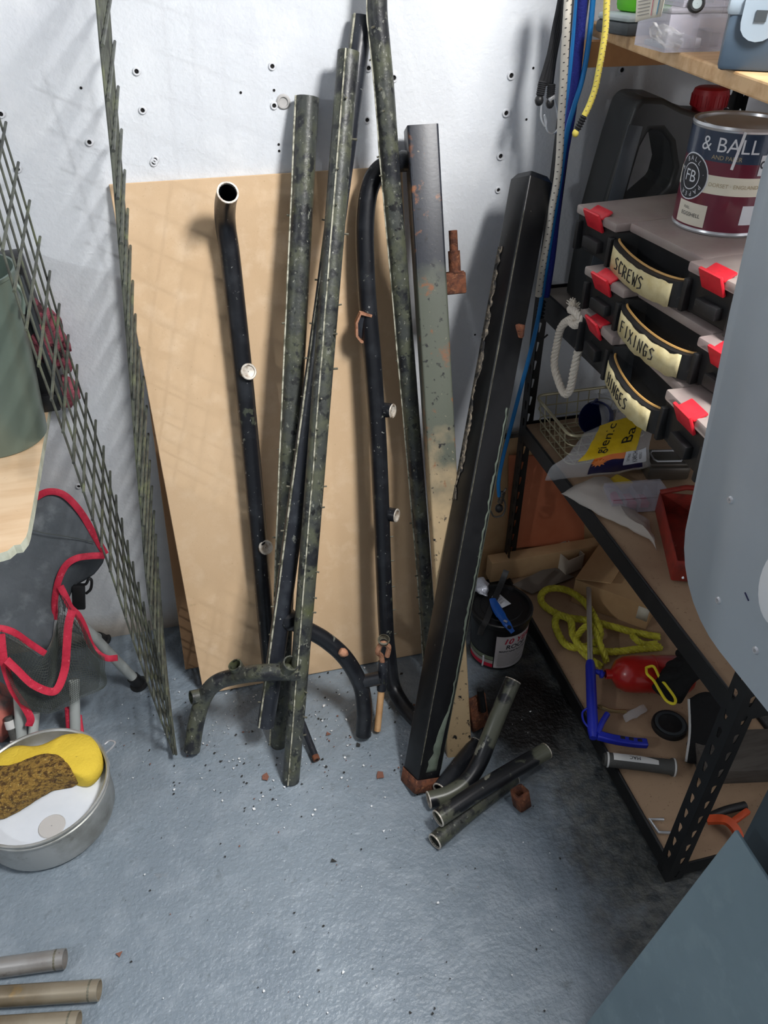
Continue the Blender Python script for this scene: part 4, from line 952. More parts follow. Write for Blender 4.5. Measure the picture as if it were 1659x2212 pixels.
# brown cardboard box
a, b, c2 = at(1243, 1252, Z=.135), at(1408, 1312, Z=.135), at(1300, 1170, Z=.135)
root = thing('cardboard_box', 'brown cardboard box with open flap behind the yellow rope', 'box', ((b.x+c2.x)/2, (b.y+c2.y)/2, Z0-.004))
zl = Z0-.005; fwd_ = (b-a); 
lo_ = [V((q.x, q.y, zl)) for q in (a, b, b+(c2-a), c2)]; hi_ = [V((q.x, q.y, .135)) for q in (a, b, b+(c2-a), c2)]
mb = MB(); mb.hexa(lo_+hi_); mb.build('carton', 'card_tan', root, smooth=False)
mb = MB(); mb.add([hi_[0]+V((0, 0, .001)), hi_[3]+V((0, 0, .001)), hi_[3].lerp(hi_[2], .45)+V((0, 0, .03)), hi_[0].lerp(hi_[1], .45)+V((0, 0, .03))], [(0, 1, 2, 3)]); mb.build('flap', 'card_tan', root, smooth=False, solid=.003)
p = at(1385, 1340, Z=.10); mb = MB(); mb.add([hi_[1].lerp(hi_[0], .02)+V((0, -.002, -.01)), hi_[1].lerp(hi_[0], .16)+V((0, -.002, -.01)), lo_[1].lerp(lo_[0], .16)+V((0, -.002, .03)), lo_[1].lerp(lo_[0], .02)+V((0, -.002, .03))], [(0, 1, 2, 3)]); mb.build('paper_label', 'paper', root, solid=.0005)

# yellow braided rope
plain('rope_yellow', (206, 200, 60), .55, layers=[(60, (170, 160, 40), .45, .7), (140, (232, 228, 140), .62, .7)], bump=(220, .7, .003))
ZR = Z0+.012
pp = [(1425, 1376, .02), (1370, 1366, .02), (1318, 1352, .02), (1268, 1340, .03), (1220, 1332, .02), (1180, 1312, .02), (1168, 1290, .025), (1185, 1272, .03), (1225, 1275, .035), (1262, 1300, .04), (1285, 1335, .05), (1296, 1375, .04),
      (1262, 1398, .02), (1222, 1392, .015), (1200, 1352, .02), (1206, 1330, .04), (1232, 1340, .045), (1238, 1372, .03), (1262, 1400, .035), (1320, 1408, .02), (1380, 1402, .015), (1428, 1398, .012)]
P = [at(x, y, Z=Z0-.006+z) for x, y, z in pp]
root = thing('yellow_rope', 'tangled coil of yellow braided rope on the bottom shelf', 'rope', (P[8].x, P[8].y, Z0-.006))
mb = MB(); rope(mb, smoothpath(P, 8), .0095, .05, 4); mb.build('coil', 'rope_yellow', root)
P = [at(x, y, Z=Z0-.006+z) for x, y, z in [(1290, 1335, .02), (1320, 1338, .02), (1350, 1345, .018), (1300, 1440, .012), (1262, 1412, .02), (1245, 1380, .03), (1275, 1350, .05), (1300, 1400, .04), (1310, 1430, .012)]]
mb = MB(); rope(mb, smoothpath(P[3:], 8), .0085, .05, 4); mb.build('loose_end', 'rope_yellow', root)
P = [at(x, y, Z=Z0-.006+z) for x, y, z in [(1365, 1372, .03), (1378, 1385, .03), (1395, 1392, .02), (1420, 1390, .02)]]
mb = MB(); rope(mb, smoothpath(P, 8), .0085, .05, 4); mb.build('loose_end', 'rope_yellow', root)

# air gun with steel wand and blue grip
plain('gun_blue', (30, 44, 170), .35); plain('steel', (186, 182, 178), .25, metal=.5); plain('brass', (170, 150, 110), .35, metal=.8)
zg = .105
W0, W1_, W2_ = at(1271, 1222, Z=zg+.02), at(1275, 1432, Z=zg), at(1281, 1585, Z=.085)
root = thing('blow_gun', 'air gun with long steel wand and bright blue grip on the bottom shelf', 'air gun', V((W1_.x, W1_.y, Z0)))
mb = MB(); mb.tube([W0, W0.lerp(W1_, .07)], .0050, 12); mb.tube([W0.lerp(W1_, .06), W0.lerp(W1_, .22)], .0085, 12, scales=[.8, 1]); mb.tube([W0.lerp(W1_, .2), W1_], .0072, 14); mb.build('wand', 'steel', root)
ax = (W2_-W1_).normalized()
mb = MB(); mb.tube([W1_-ax*.004, W1_+ax*.01, W2_-ax*.01, W2_+ax*.012], .0125, 14, scales=[.8, 1, 1.05, .7]); mb.build('barrel', 'gun_blue', root)
g0, g1 = at(1290, 1588, Z=.085), at(1398, 1606, Z=.075); gx = (g1-g0).normalized(); gv = V((0, 0, 1)).cross(gx)
mb = MB(); mb.sweep([(-.010, -.008), (.010, -.008), (.010, .008), (-.010, .008)], smoothpath([g0, g0.lerp(g1, .3)-gv*.004, g0.lerp(g1, .7)-gv*.004, g1], 5), hint=(0, 0, 1), scales=None); o = mb.build('grip', 'gun_blue', root); bv = o.modifiers.new('round', 'BEVEL'); bv.width = .003; bv.segments = 2
for i in range(3):
    mb = MB(); mb.box(g0.lerp(g1, .5+.17*i)+V((0, 0, .0082))-gv*.001, (.011, .008, .002), Matrix((gx, gv, V((0, 0, 1)))).transposed(), bev=.001); mb.build('finger_slot', 'marker', o)
mb = MB(); mb.tube(smoothpath([at(1280, 1580, Z=.088), at(1262, 1560, Z=.09), at(1258, 1540, Z=.092), at(1268, 1530, Z=.095)], 6), .0026, 7); mb.build('guard', 'gun_blue', root)
mb = MB(); mb.tube(smoothpath([g0+V((.0, .0, .004)), at(1300, 1562, Z=.09), at(1312, 1542, Z=.09)], 4), .007, 8); mb.build('trigger', 'gun_blue', root)
mb = MB(); mb.tube([W1_.lerp(W2_, .1), at(1306, 1457, Z=.10)], .0065, 10); mb.lathe([(.004, 0), (.011, .002), (.011, .008), (.007, .012)], at(1294, 1456, Z=.10), (1, -.25, 0), 14); mb.build('side_port', 'gun_blue', root)
mb = MB(); mb.tube(smoothpath([at(1295, 1526, Z=.075), at(1320, 1535, Z=.072), at(1352, 1537, Z=.068)], 4), .005, 8, scales=None); mb.lathe([(.001, -.004), (.006, -.004), (.006, .004), (.001, .004)], at(1295, 1527, Z=.078), (0, 0, 1), 12)
mb.build('hose_lever', 'brass', root)
# red gas bottle
plain('bottle_red', (172, 30, 26), .28, coat=.5); plain('cloth_black', (14, 15, 17), .9, bump=(80, .5, .004)); plain('cord_yellow', (238, 222, 50), .5)
c0 = at(1318, 1456, Z=.102); dx_ = V((1, -.25, 0)).normalized()
root = thing('gas_bottle', 'round shouldered red metal bottle lying on the bottom shelf', 'bottle', V((c0.x+.08, c0.y, Z0-.006)))
mb = MB(); mb.lathe([(.010, -.012), (.013, -.012), (.013, .003), (.018, .006), (.034, .016), (.044, .034), (.047, .055), (.047, .105), (.048, .106), (.048, .110), (.047, .111), (.047, .19), (.040, .20), (.001, .20)], c0, dx_, 32); mb.build('body', 'bottle_red', root)
# black glove with a yellow cord loop
root = thing('black_glove', 'black work glove with a yellow cord loop slumped over the red bottle', 'glove', at(1490, 1450, Z=.11))
def pod(name, c, axes, rad, m, parent, wob=.12, n=3):
    bm = bmesh.new(); bmesh.ops.create_icosphere(bm, subdivisions=n, radius=1)
    Q = Matrix([V(a).normalized() for a in axes]).transposed()
    mb = MB(); mb.add([V(c)+Q@V((v.co.x*rad[0], v.co.y*rad[1], v.co.z*rad[2]))*(1+wob*mnoise.noise(v.co*2.3+V(c)*9)) for v in bm.verts], [tuple(v.index for v in f.verts) for f in bm.faces]); bm.free()
    return mb.build(name, m, parent, angle=180)
XYZ = ((1, 0, 0), (0, 1, 0), (0, 0, 1))
mb = MB(); pts = [at(1440, 1500, Z=.135), at(1470, 1455, Z=.15), at(1510, 1430, Z=.155), at(1550, 1420, Z=.15)]
mb.sweep([(x*.038, y*.022) for x, y in circ(14)], smoothpath(pts, 5), hint=(0, 0, 1), scales=None); mb.build('palm', 'cloth_black', root)
for i, (x, y) in enumerate(((1425, 1470), (1440, 1440), (1462, 1412), (1495, 1392))):
    s0 = at(1475+i*8, 1465-i*16, Z=.15); e0 = at(x, y, Z=.155); mb = MB(); mb.tube(smoothpath([s0, s0.lerp(e0, .6)+V((0, 0, .012)), e0], 4), .013, 10, scales=[1, 1, 1, 1, 1, .95, .9, .82, .5]); mb.build('finger', 'cloth_black', root)
mb = MB(); mb.tube(smoothpath([at(1396, 1442, Z=.155), at(1412, 1440, Z=.158), at(1424, 1462, Z=.158), at(1440, 1482, Z=.158), at(1458, 1508, Z=.158), at(1456, 1520, Z=.158), at(1440, 1514, Z=.158), at(1425, 1492, Z=.158), at(1412, 1470, Z=.158), at(1398, 1456, Z=.158), at(1396, 1442, Z=.155)], 5), .0034, 8); mb.build('cord_loop', 'cord_yellow', root)
# dark disc, clear scraps
c = at(1445, 1570, Z=Z0-.006); root = thing('dark_disc', 'flat round black disc lying on the bottom shelf', 'disc', c)
mb = MB(); mb.lathe([(.001, .012), (.030, .012), (.033, .014), (.040, .014), (.042, .010), (.042, .0), (.001, .0)], c, (0, 0, 1), 28); mb.build('disc', 'black_plastic', root)
mb = MB(); mb.lathe([(.028, .0145), (.034, .0155), (.036, .0145)], c, (0, 0, 1), 28); mb.build('rim', 'dark_plastic', root)
mb = MB(); mb.grid(loft([[at(1350, 1560, Z=Z0+.002), at(1385, 1545, Z=Z0+.004), at(1400, 1535, Z=Z0+.003)], [at(1345, 1545, Z=Z0+.01), at(1370, 1530, Z=Z0+.016), at(1390, 1522, Z=Z0+.01)]], 10, 8, .004, 70)); o = mb.build('foil_scrap', 'clear_film', None, solid=.0008); tag(o, 'crumpled clear scrap of film beside the black disc', 'scrap')
# handlebar grip
plain('rubber_grey', (70, 70, 68), .7, bump=(240, .5, .002)); plain('grip_white', (206, 206, 204), .5)
a, b = at(1304, 1640, Z=Z0+.018), at(1458, 1658, Z=Z0+.016); gx = (b-a).normalized()
root = thing('handlebar_grip', 'grey rubber handlebar grip with a white printed side on bottom shelf', 'grip', (a+b)/2-V((0, 0, .018)))
mb = MB(); mb.tube([a, a+gx*.008, a+gx*.012, a.lerp(b, .5), b-gx*.012, b-gx*.008, b], .0165, 20, scales=[.85, 1, 1, .97, 1.05, 1.22, 1.22], wall=.004); g = mb.build('sleeve', 'rubber_grey', root)
sd = gx.cross(V((0, 0, 1))).normalized(); sd = sd if sd.dot(V((0, 1, 0))) > 0 else -sd
def gmap(u, v, off=.0006): # along the grip, around it from the top
    t = v/.0165; n_ = V((0, 0, 1))*math.cos(t)+sd*math.sin(t); return a.lerp(b, .5)+gx*u+n_*(.0165+off)
mb = MB(); mb.grid([[gmap(-.060+.10*i/16, -.009+.020*j/5*(1-.5*max(0, i-10)/6), .0008) for i in range(17)] for j in range(6)]); mb.build('white_side', 'grip_white', g)
mb = MB(); text_on(mb, 'MAC', .012, lambda u, v: gmap(-.012-u, .001-v, .0014)); mb.build('lettering', 'marker', g)
mb = MB(); mb.lathe([(.0172, 0), (.0176, .004), (.0172, .004)], a+gx*.006, gx, 20); mb.lathe([(.0205, 0), (.0210, .003), (.0205, .004)], b-gx*.005, gx, 20); mb.build('end_ring', 'grip_white', g)
# orange clamp, grey timber, little steel clip, cloth
plain('clamp_orange', (214, 84, 40), .5); plain('grey_timber', (96, 90, 84), .85, layers=[(9, (74, 68, 64), .4, .7, 4, (1, 8, 8))])
c = at(1566, 1782, Z=Z0+.015); root = thing('spring_clamp', 'orange and black spring clamp beside the front post of the shelving', 'clamp', c-V((0, 0, .02)))
mb = MB(); mb.sweep([(-.009, -.005), (.009, -.005), (.009, .005), (-.009, .005)], smoothpath([c+V((-.03, .02, 0)), c+V((0, .004, .012)), c+V((.012, -.02, .006)), c+V((.01, -.045, -.008))], 5), hint=(0, 0, 1)); mb.build('jaw', 'clamp_orange', root)
mb = MB(); mb.tube(smoothpath([c+V((-.028, .026, -.006)), c+V((.02, .03, .0)), c+V((.07, .03, .0))], 4), .009, 10); mb.build('handle', 'black_plastic', root)
mb = MB(); mb.box(c+V((.045, .01, .0)), (.05, .014, .012), rotz(.3), bev=.004); mb.build('jaw', 'clamp_orange', root)
root = thing('timber_offcut', 'weathered grey timber offcut on the bottom shelf behind front post', 'timber', V((1.06, .86, Z0-.006)))
mb = MB(); mb.box(V((1.06, .86, Z0+.018)), (.20, .11, .048), rotz(-.2), bev=.002); mb.build('block', 'grey_timber', root)
c = at(1412, 1790, Z=Z0-.004); root = thing('steel_clip', 'bent steel clip beside the front post on bottom shelf', 'clip', c)
mb = MB(); mb.tube([c+V((.03, .012, .004)), c+V((0, .02, .004)), c+V((.004, -.012, .004)), c+V((.03, -.02, .004))], .0035, 8); mb.build('clip', 'tin_silver', root)
root = thing('black_pouch', 'black fabric pouch with white edge piping leaning behind front post', 'pouch', V((.93, .80, Z0-.006)))
mb = MB(); P0 = [at(1488, 1510, Z=.16), at(1520, 1495, Z=.17), at(1560, 1500, Z=.17)]; P1_ = [at(1490, 1580, Z=.11), at(1525, 1570, Z=.13), at(1565, 1560, Z=.13)]; P2 = [at(1482, 1645, Z=.058), at(1515, 1650, Z=.06), at(1560, 1640, Z=.06)]
mb.grid(loft([P0, P1_, P2], 10, 6, .004, 30)); mb.build('fabric', 'cloth_black', root, solid=.02)
mb = MB(); mb.tube(smoothpath([P0[0], P1_[0], P2[0]], 5), .003, 6); mb.build('piping', 'grip_white', root)

# ================================================================== BUCKET BY THE SHELVING
plain('bucket_black', (22, 23, 25), .4, layers=[(7, (34, 35, 38), .45, .7)]); plain('label_white', (206, 200, 200), .6); plain('label_red', (186, 20, 52), .5); plain('label_green', (108, 116, 96), .6); plain('brush_blue', (24, 84, 170), .35); plain('foil', (190, 194, 206), .3, metal=.5, bump=(70, .9, .008))
bc = V((.661, 1.365, 0)); HB = .172
ba = math.atan2(-bc.y, -bc.x)
root = thing('coating_bucket', 'black roof coating bucket with a white printed label beside the shelving', 'bucket', bc)
RB = lambda z: .071+.008*z/HB
mb = MB(); mb.lathe([(.001, .001), (.069, .001), (.071, .004), (RB(HB*.5), HB*.5), (RB(HB-.02), HB-.02), (.081, HB-.018), (.0815, HB-.004), (.079, HB)], bc, (0, 0, 1), 64); mb.build('tub', 'bucket_black', root)
mb = MB(); mb.lathe([(.0815, HB-.012), (.0832, HB-.010), (.0832, HB+.002), (.080, HB+.004), (.074, HB+.003), (.072, HB-.003), (.056, HB-.003), (.054, HB-.001), (.001, HB-.001)], bc, (0, 0, 1), 56); mb.build('lid', 'bucket_black', root)
def bpatch(name, m, a0, a1, z0, z1, off, parent=root):
    n = max(3, int(abs(a1-a0)/.07)); mb = MB(); mb.grid([[V((bc.x+(RB(z)+off)*math.cos(a0+(a1-a0)*i/n), bc.y+(RB(z)+off)*math.sin(a0+(a1-a0)*i/n), z)) for i in range(n+1)] for z in [z0+(z1-z0)*k/4 for k in range(5)]]); return mb.build(name, m, parent)
lab = bpatch('white_label', 'label_white', ba-.02, ba+1.55, .012, .135, .0008)
bm_ = lambda a, z0: (lambda u, v: V((bc.x+(RB(z0+v)+.0016)*math.cos(a+u/.076), bc.y+(RB(z0+v)+.0016)*math.sin(a+u/.076), z0+v)))
mb = MB(); text_on(mb, '10 YEAR', .027, bm_(ba+.86, .116), shear=.25, bold=.0005); mb.build('lettering', 'label_red', lab)
mb = MB(); text_on(mb, 'ROOF', .022, bm_(ba+.72, .094), bold=.0004, shear=.1); text_on(mb, 'MAINTAINS FLAT ROOFS', .0085, bm_(ba+.74, .078), bold=.0003); mb.build('lettering', 'print_dark', lab)
for i in range(9):
    mb = MB(); f = bm_(ba+.62, .070-.0058*i); L = .040-.006*(i % 3); mb.add([f(-.040+.08*k/8*(L/.040), y) for y in (-.0008, .0008) for k in range(9)], [(k, k+1, k+10, k+9) for k in range(8)]); mb.build('print_line', 'ink_grey', lab)
bpatch('green_stripe', 'label_green', ba-1.2, ba-.06, .040, .054, .0008); bpatch('grey_stripe', 'ink_grey', ba-1.2, ba-.06, .026, .038, .0008); bpatch('red_stripe', 'label_red', ba-1.2, ba-.06, .012, .026, .0009)
mb = MB(); f = bm_(ba-.42, 0); mb.tube([f(0, .048), f(.001, .030), f(-.001, .008)], .0024, 6); mb.build('paint_drip', 'print_white', root)
# things lying on the lid
ZL = HB+.004
root = thing('paint_scraper', 'bright blue plastic brush handle lying over the bucket lid', 'brush', at(1085, 1310, Z=ZL))
path = smoothpath([at(1064, 1294, Z=ZL+.006), at(1072, 1312, Z=ZL+.010), at(1084, 1332, Z=ZL+.010), at(1098, 1352, Z=ZL+.004), at(1108, 1366, Z=ZL-.006)], 6)
mb = MB(); n = len(path); mb.sweep([(x*.012, y*.0045) for x, y in circ(14)], path, hint=(0, 0, 1), scales=[.6+.55*math.sin(PI*min(1, (i+2)/n*1.05))*(1 if i/n < .45 or i/n > .6 else .75) for i in range(n)]); hd = mb.build('handle', 'brush_blue', root)
p = at(1101, 1354, Z=ZL+.010); mb = MB(); mb.lathe([(.0005, .0), (.0042, .0), (.0058, -.002)], p, (.1, -.3, 1), 14); mb.build('hang_hole', 'hole', hd)
p = at(1092, 1342, Z=ZL+.014); mb = MB(); mb.box(p, (.010, .006, .004), rotz(-.9), bev=.001); mb.build('worn_patch', 'foil', hd)
mb = MB(); mb.sweep([(-.008, -.0012), (.008, -.0012), (.008, .0012), (-.008, .0012)], smoothpath([at(1094, 1232, Z=ZL+.034), at(1084, 1258, Z=ZL+.012), at(1066, 1300, Z=ZL+.004), at(1050, 1342, Z=ZL+.003), at(1042, 1356, Z=ZL-.012), at(1037, 1372, Z=ZL-.03)], 6), hint=(0, 0, 1)); o = mb.build('rubber_strap', 'rubber_grey', None); o.data.materials[0] = MT['black_plastic']; tag(o, 'black rubber strap draped across the bucket lid', 'strap')
mb = MB(); mb.grid(loft([[at(1026, 1278, Z=ZL+.004), at(1040, 1284, Z=ZL+.010), at(1052, 1290, Z=ZL+.004)], [at(1028, 1262, Z=ZL+.016), at(1044, 1266, Z=ZL+.022), at(1056, 1272, Z=ZL+.012)], [at(1030, 1250, Z=ZL+.010), at(1044, 1248, Z=ZL+.018), at(1054, 1260, Z=ZL+.01)]], 10, 6, .005, 60)); o = mb.build('foil_scrap', 'foil', None, solid=.001); tag(o, 'crumpled silver foil on the bucket lid', 'foil')
root = thing('barcode_tag', 'white barcode tag lying on the bucket lid', 'tag', at(1088, 1300, Z=ZL))
q = [at(1071, 1276, Z=ZL+.001), at(1104, 1304, Z=ZL+.001), at(1085, 1313, Z=ZL+.001), at(1062, 1290, Z=ZL+.001)]
mb = MB(); mb.add(q, [(0, 1, 2, 3)]); mb.build('card', 'print_white', root, solid=.0008)
for i in range(11):
    t = .18+.055*i; a, b = q[0].lerp(q[1], t), q[3].lerp(q[2], t); w_ = .0008 if i % 3 else .0014
    mb = MB(); d = (q[1]-q[0]).normalized()*w_; u = V((0, 0, .0011)); mb.add([a.lerp(b, .25)+u-d*.5, a.lerp(b, .25)+u+d*.5, a.lerp(b, .85)+u+d*.5, a.lerp(b, .85)+u-d*.5], [(0, 1, 2, 3)]); mb.build('bar', 'marker', root, smooth=False)

# ================================================================== CORDS HANGING ON THE BACK POST
plain('cord_black', (34, 35, 38), .8, bump=(300, .5, .002)); plain('cord_white', (214, 208, 196), .75, bump=(300, .4, .001)); plain('cord_blue', (20, 120, 190), .5); plain('cord_navy', (30, 40, 130), .8, bump=(260, .8, .003)); plain('cord_gold', (222, 204, 92), .7)
YC = 1.545
C_ = lambda x, y, dy=0: at(x, y, Y=YC+dy)
root = thing('black_bungee', 'bundle of black elastic cords with wire hooks hanging beside the post', 'bungee cord', C_(1185, 200))
for i, dxx in enumerate((-6, -2, 2, 6)):
    mb = MB(); mb.tube(smoothpath([C_(1222+dxx, -60), C_(1216+dxx, 0), C_(1204+dxx, 60), C_(1192+dxx, 120), C_(1180+dxx*(1.6 if i > 1 else 2.2), 185)], 6), .0052, 8); mb.build('strand', 'cord_black', root)
for k, (x, y) in enumerate(((1168, 190), (1187, 196))):
    a, b = C_(x+4, y-12, -.012), C_(x-1 if k == 0 else x+2, y+14, -.014)
    n = 7; mb = MB()
    for i in range(n): p = a.lerp(b, i/(n-1)); mb.lathe([(.006, -.0024), (.0085, 0), (.006, .0024)], p, b-a, 12)
    mb.tube([a, b], .0062, 10); mb.build('wire_coil', 'cord_black', root)
    d = (b-a).normalized(); pod('knob', b+d*.010, XYZ, (.0085, .0085, .010), 'black_plastic', root, .02, 2)
mb = MB(); mb.tube(smoothpath([C_(1170, 222, -.014), C_(1169, 255, -.014), C_(1178, 274, -.014), C_(1180, 262, -.014), C_(1176, 248, -.016)], 5), .0017, 6); mb.tube(smoothpath([C_(1199, 214, -.014), C_(1205, 250, -.014), C_(1206, 275, -.014), C_(1196, 288, -.014), C_(1182, 282, -.014), C_(1176, 250, -.014)], 6), .0017, 6); mb.build('wire_hook', 'tin_silver', root)
mb = MB(); p = C_(1192, 212, -.02); mb.box(p, (.014, .006, .007), Matrix.Rotation(-.5, 3, 'Y'), bev=.002); mb.build('crimp', 'tin_silver', root)
def ticked(name, label, pts, r, m, tick, step, dy, cat='bungee cord'):
    path = smoothpath([C_(x, y, dy) for x, y in pts], 8); root = thing(name, label, cat, path[-1]); mb = MB(); mb.tube(path, r, 10); mb.build('cord', m, root)
    L = sum((b-a).length for a, b in zip(path, path[1:])); n = int(L/step); P = resample(path, n+1); mb = MB()
    for i in range(1, n):
        t = (P[i+1]-P[i-1]).normalized(); f = TOCAM(P[i]); f = (f-t*f.dot(t)).normalized(); s = t.cross(f)
        for k in range(2):
            a = (-.2 if k == 0 else .75)*(-1 if i % 2 else 1) if False else (.15 if k == 0 else -1.0)
            pts2 = [P[i]+(f*math.cos(q)+s*math.sin(q))*(r+.0003)+t*(q-a)*.0015+t*(.5*step*k) for q in (a-.22, a, a+.22)]
            mb.tube(pts2, .0007, 4)
    mb.build('tracer_ticks', tick, root); return root, path
r_, _ = ticked('white_bungee', 'thick white elastic cord with black flecks hanging down the post', [(1232, -60), (1227, 0), (1221, 100), (1218, 160), (1213, 240), (1209, 330), (1203, 390), (1192, 450), (1183, 510), (1172, 575), (1163, 640)], .0072, 'cord_white', 'marker', .0135, -.035)
r_, yp = ticked('yellow_bungee', 'yellow elastic cord ending in a small hook, hanging over the post', [(1316, -60), (1311, 0), (1308, 60), (1301, 110), (1294, 150), (1286, 190), (1274, 225), (1262, 250)], .0054, 'cord_gold', 'print_tan', .008, -.165)
d = (yp[-1]-yp[-4]).normalized(); e = yp[-1]; mb = MB()
for i in range(5): mb.lathe([(.005, -.0016), (.0068, 0), (.005, .0016)], e+d*(.003+.0045*i), d, 10)
mb.tube([e, e+d*.026], .0045, 8); mb.build('wire_coil', 'cord_black', r_); pod('knob', e+d*.030, XYZ, (.006, .006, .007), 'cord_gold', r_, .02, 2)
for nm, lb, pts, r, m, dy in (('blue_strap', 'bright blue strap hanging closest to the white bungee cord', [(1252, -60), (1248, 0), (1240, 90), (1232, 180), (1227, 250), (1215, 300), (1208, 360), (1203, 420)], .0062, 'cord_blue', .0),
                          ('navy_strap', 'fuzzy navy blue strap hanging between two bright blue ones', [(1262, -60), (1258, 0), (1251, 90), (1243, 170), (1233, 250), (1222, 310), (1210, 380), (1200, 470), (1190, 560), (1178, 640)], .0095, 'cord_navy', -.006),
                          ('blue_bungee', 'long bright blue cord running down past the post to a wire hook', [(1285, -60), (1281, 0), (1272, 90), (1258, 170), (1240, 230), (1224, 290), (1208, 400), (1192, 500), (1178, 590), (1164, 680), (1146, 760), (1122, 850), (1100, 935), (1086, 990), (1077, 1040), (1078, 1072)], .0050, 'cord_blue', -.018)):
    path = smoothpath([C_(x, y, dy) for x, y in pts], 8); root = thing(nm, lb, 'strap', path[-1]); mb = MB(); mb.tube(path, r, 10); mb.build('strap', m, root)
    if nm == 'blue_bungee':
        e = C_(1086, 1064, -.02); f = C_(1080, 1085, -.02); mb = MB()
        for i in range(6): mb.lathe([(.005, -.002), (.008, 0), (.005, .002)], e.lerp(f, i/5), f-e, 10)
        mb.build('wire_coil', 'tin_dull', root)
        mb = MB(); mb.tube(smoothpath([C_(1093, 1055, -.02), C_(1086, 1070, -.02), C_(1092, 1092, -.02), C_(1086, 1112, -.02), C_(1068, 1116, -.02), C_(1060, 1104, -.02)], 6), .0025, 7); mb.build('hook', 'tin_dull', root)
        pod('knob', C_(1078, 1098, -.02), XYZ, (.011, .011, .013), 'black_plastic', root, .02, 2)
    if nm == 'navy_strap':
        e = C_(1170, 652, -.01); mb = MB()
        for i in range(5): mb.lathe([(.007, -.003), (.0105, 0), (.007, .003)], e+V((0, 0, -.009*i)), (0, 0, 1), 12)
        mb.build('wire_coil', 'cord_black', root); mb = MB(); mb.tube(smoothpath([e+V((0, 0, -.04)), e+V((-.004, 0, -.07)), e+V((.006, -.01, -.085)), e+V((.02, -.012, -.075))], 5), .002, 6); mb.build('hook', 'cord_black', root)

# ================================================================== MACHINE AND PANE AT THE NEAR END OF THE SHELVING
plain('cover_grey', (158, 168, 176), .38, layers=[(4, (150, 160, 169), .4, .7)]); plain('stand_teal', (48, 62, 70), .5); plain('cover_white', (226, 230, 234), .4)
XM = .645
root = thing('machine', 'floor standing machine with a large pale grey rounded cover beside the shelving', 'machine', (.69, .24, 0))
Yc, Zc = .812, .775; pts = []
r = .14
pts += [(-.22, Zc)]
c_y, c_z = Yc-r-.045, Zc+r
for i in range(9):
    a = -PI/2+PI/2*i/8; pts.append((c_y+r*math.cos(a), c_z+r*math.sin(a)))
pts += [(Yc-.032, 1.05), (Yc-.012, 1.22), (Yc, 1.39), (Yc-.01, 1.44), (Yc-.05, 1.46), (-.22, 1.46)]
mb = MB(); n = len(pts)
def ringp(x, ins):
    cy = sum(p[0] for p in pts)/n; cz = sum(p[1] for p in pts)/n
    return [V((x, y-ins*(1 if y > cy else -1), z-ins*(1 if z > cz else -1))) for y, z in pts]
R0, R1, R2, R3 = ringp(XM, .006), ringp(XM+.006, 0), ringp(XM+.032, 0), ringp(XM+.037, .006)
mb.add(R0+R1+R2+R3, [tuple(range(n)), tuple(reversed(range(3*n, 4*n)))]+[(k*n+i, k*n+(i+1) % n, (k+1)*n+(i+1) % n, (k+1)*n+i) for k in range(3) for i in range(n)]); cov = mb.build('cover', 'cover_grey', root, angle=40)
for (x, y) in ((1578, 1080), (1552, 1297), (1633, 1405)):
    p = at(x, y, X=XM); mb = MB(); mb.lathe([(.001, .0012), (.0018, .0012), (.0022, .0026), (.004, .0026), (.0055, .001), (.006, -.001)], p, (-1, 0, 0), 16); mb.build('rivet', 'tin_silver', cov)
p = at(1475, 1248, X=XM); mb = MB(); mb.lathe([(.0005, .001), (.0016, .001), (.002, -.001)], p, (-1, 0, 0), 10); mb.build('paint_spot', 'cover_white', cov)
p, q = at(1609, 1280, X=XM-.0006), at(1617, 1298, X=XM-.0006); mb = MB(); mb.tube([p, q], .0011, 6); mb.build('pen_mark', 'navy_print', cov)
c = at(1690, 1270, X=XM-.004); mb = MB(); mb.lathe([(.001, .004), (.030, .004), (.036, .002), (.038, -.004)], (0, 0, 0), (-1, 0, 0), 28)
mb.v = [V((v.x+c.x, v.y+c.y, v.z*1.6+c.z)) for v in mb.v]; mb.build('window_glow', 'cover_white', cov)  # raised white oval standing in for the bright glow of the opening
mb = MB(); mb.box((.87, .20, 1.11), (.36, .78, .66), bev=.02); mb.build('hidden_light_block', 'stand_teal', root)  # unseen block behind the cover, added to keep lamp light off the floor
mb = MB(); mb.box((.70, .22, .39), (.10, .50, .78), bev=.006); mb.build('stand', 'stand_teal', root)
# translucent sheet leaning on the machine stand
MT['pane'] = mat('pane', (138, 160, 170), .25, trans=.30, layers=[(5, (128, 150, 160), .4, .7), (14, (148, 170, 178), .55, .75)])
cT = V((.607, .452, .615)); cB = at(1262, 2216, Z=.004); dn = V((0, -1, -.012)).normalized(); Wd = .62
root = thing('glass_pane', 'grey green translucent sheet leaning against the machine stand', 'pane', cB+dn*.3)
nn = (cT-cB).cross(dn).normalized(); nn = nn if nn.x > 0 else -nn
mb = MB(); mb.hexa([cB, cB+dn*Wd, cB+dn*Wd+nn*.006, cB+nn*.006, cT, cT+dn*Wd, cT+dn*Wd+nn*.006, cT+nn*.006]); o = mb.build('sheet', 'pane', root, smooth=False); bv = o.modifiers.new('edge', 'BEVEL'); bv.width = .0015; bv.segments = 2

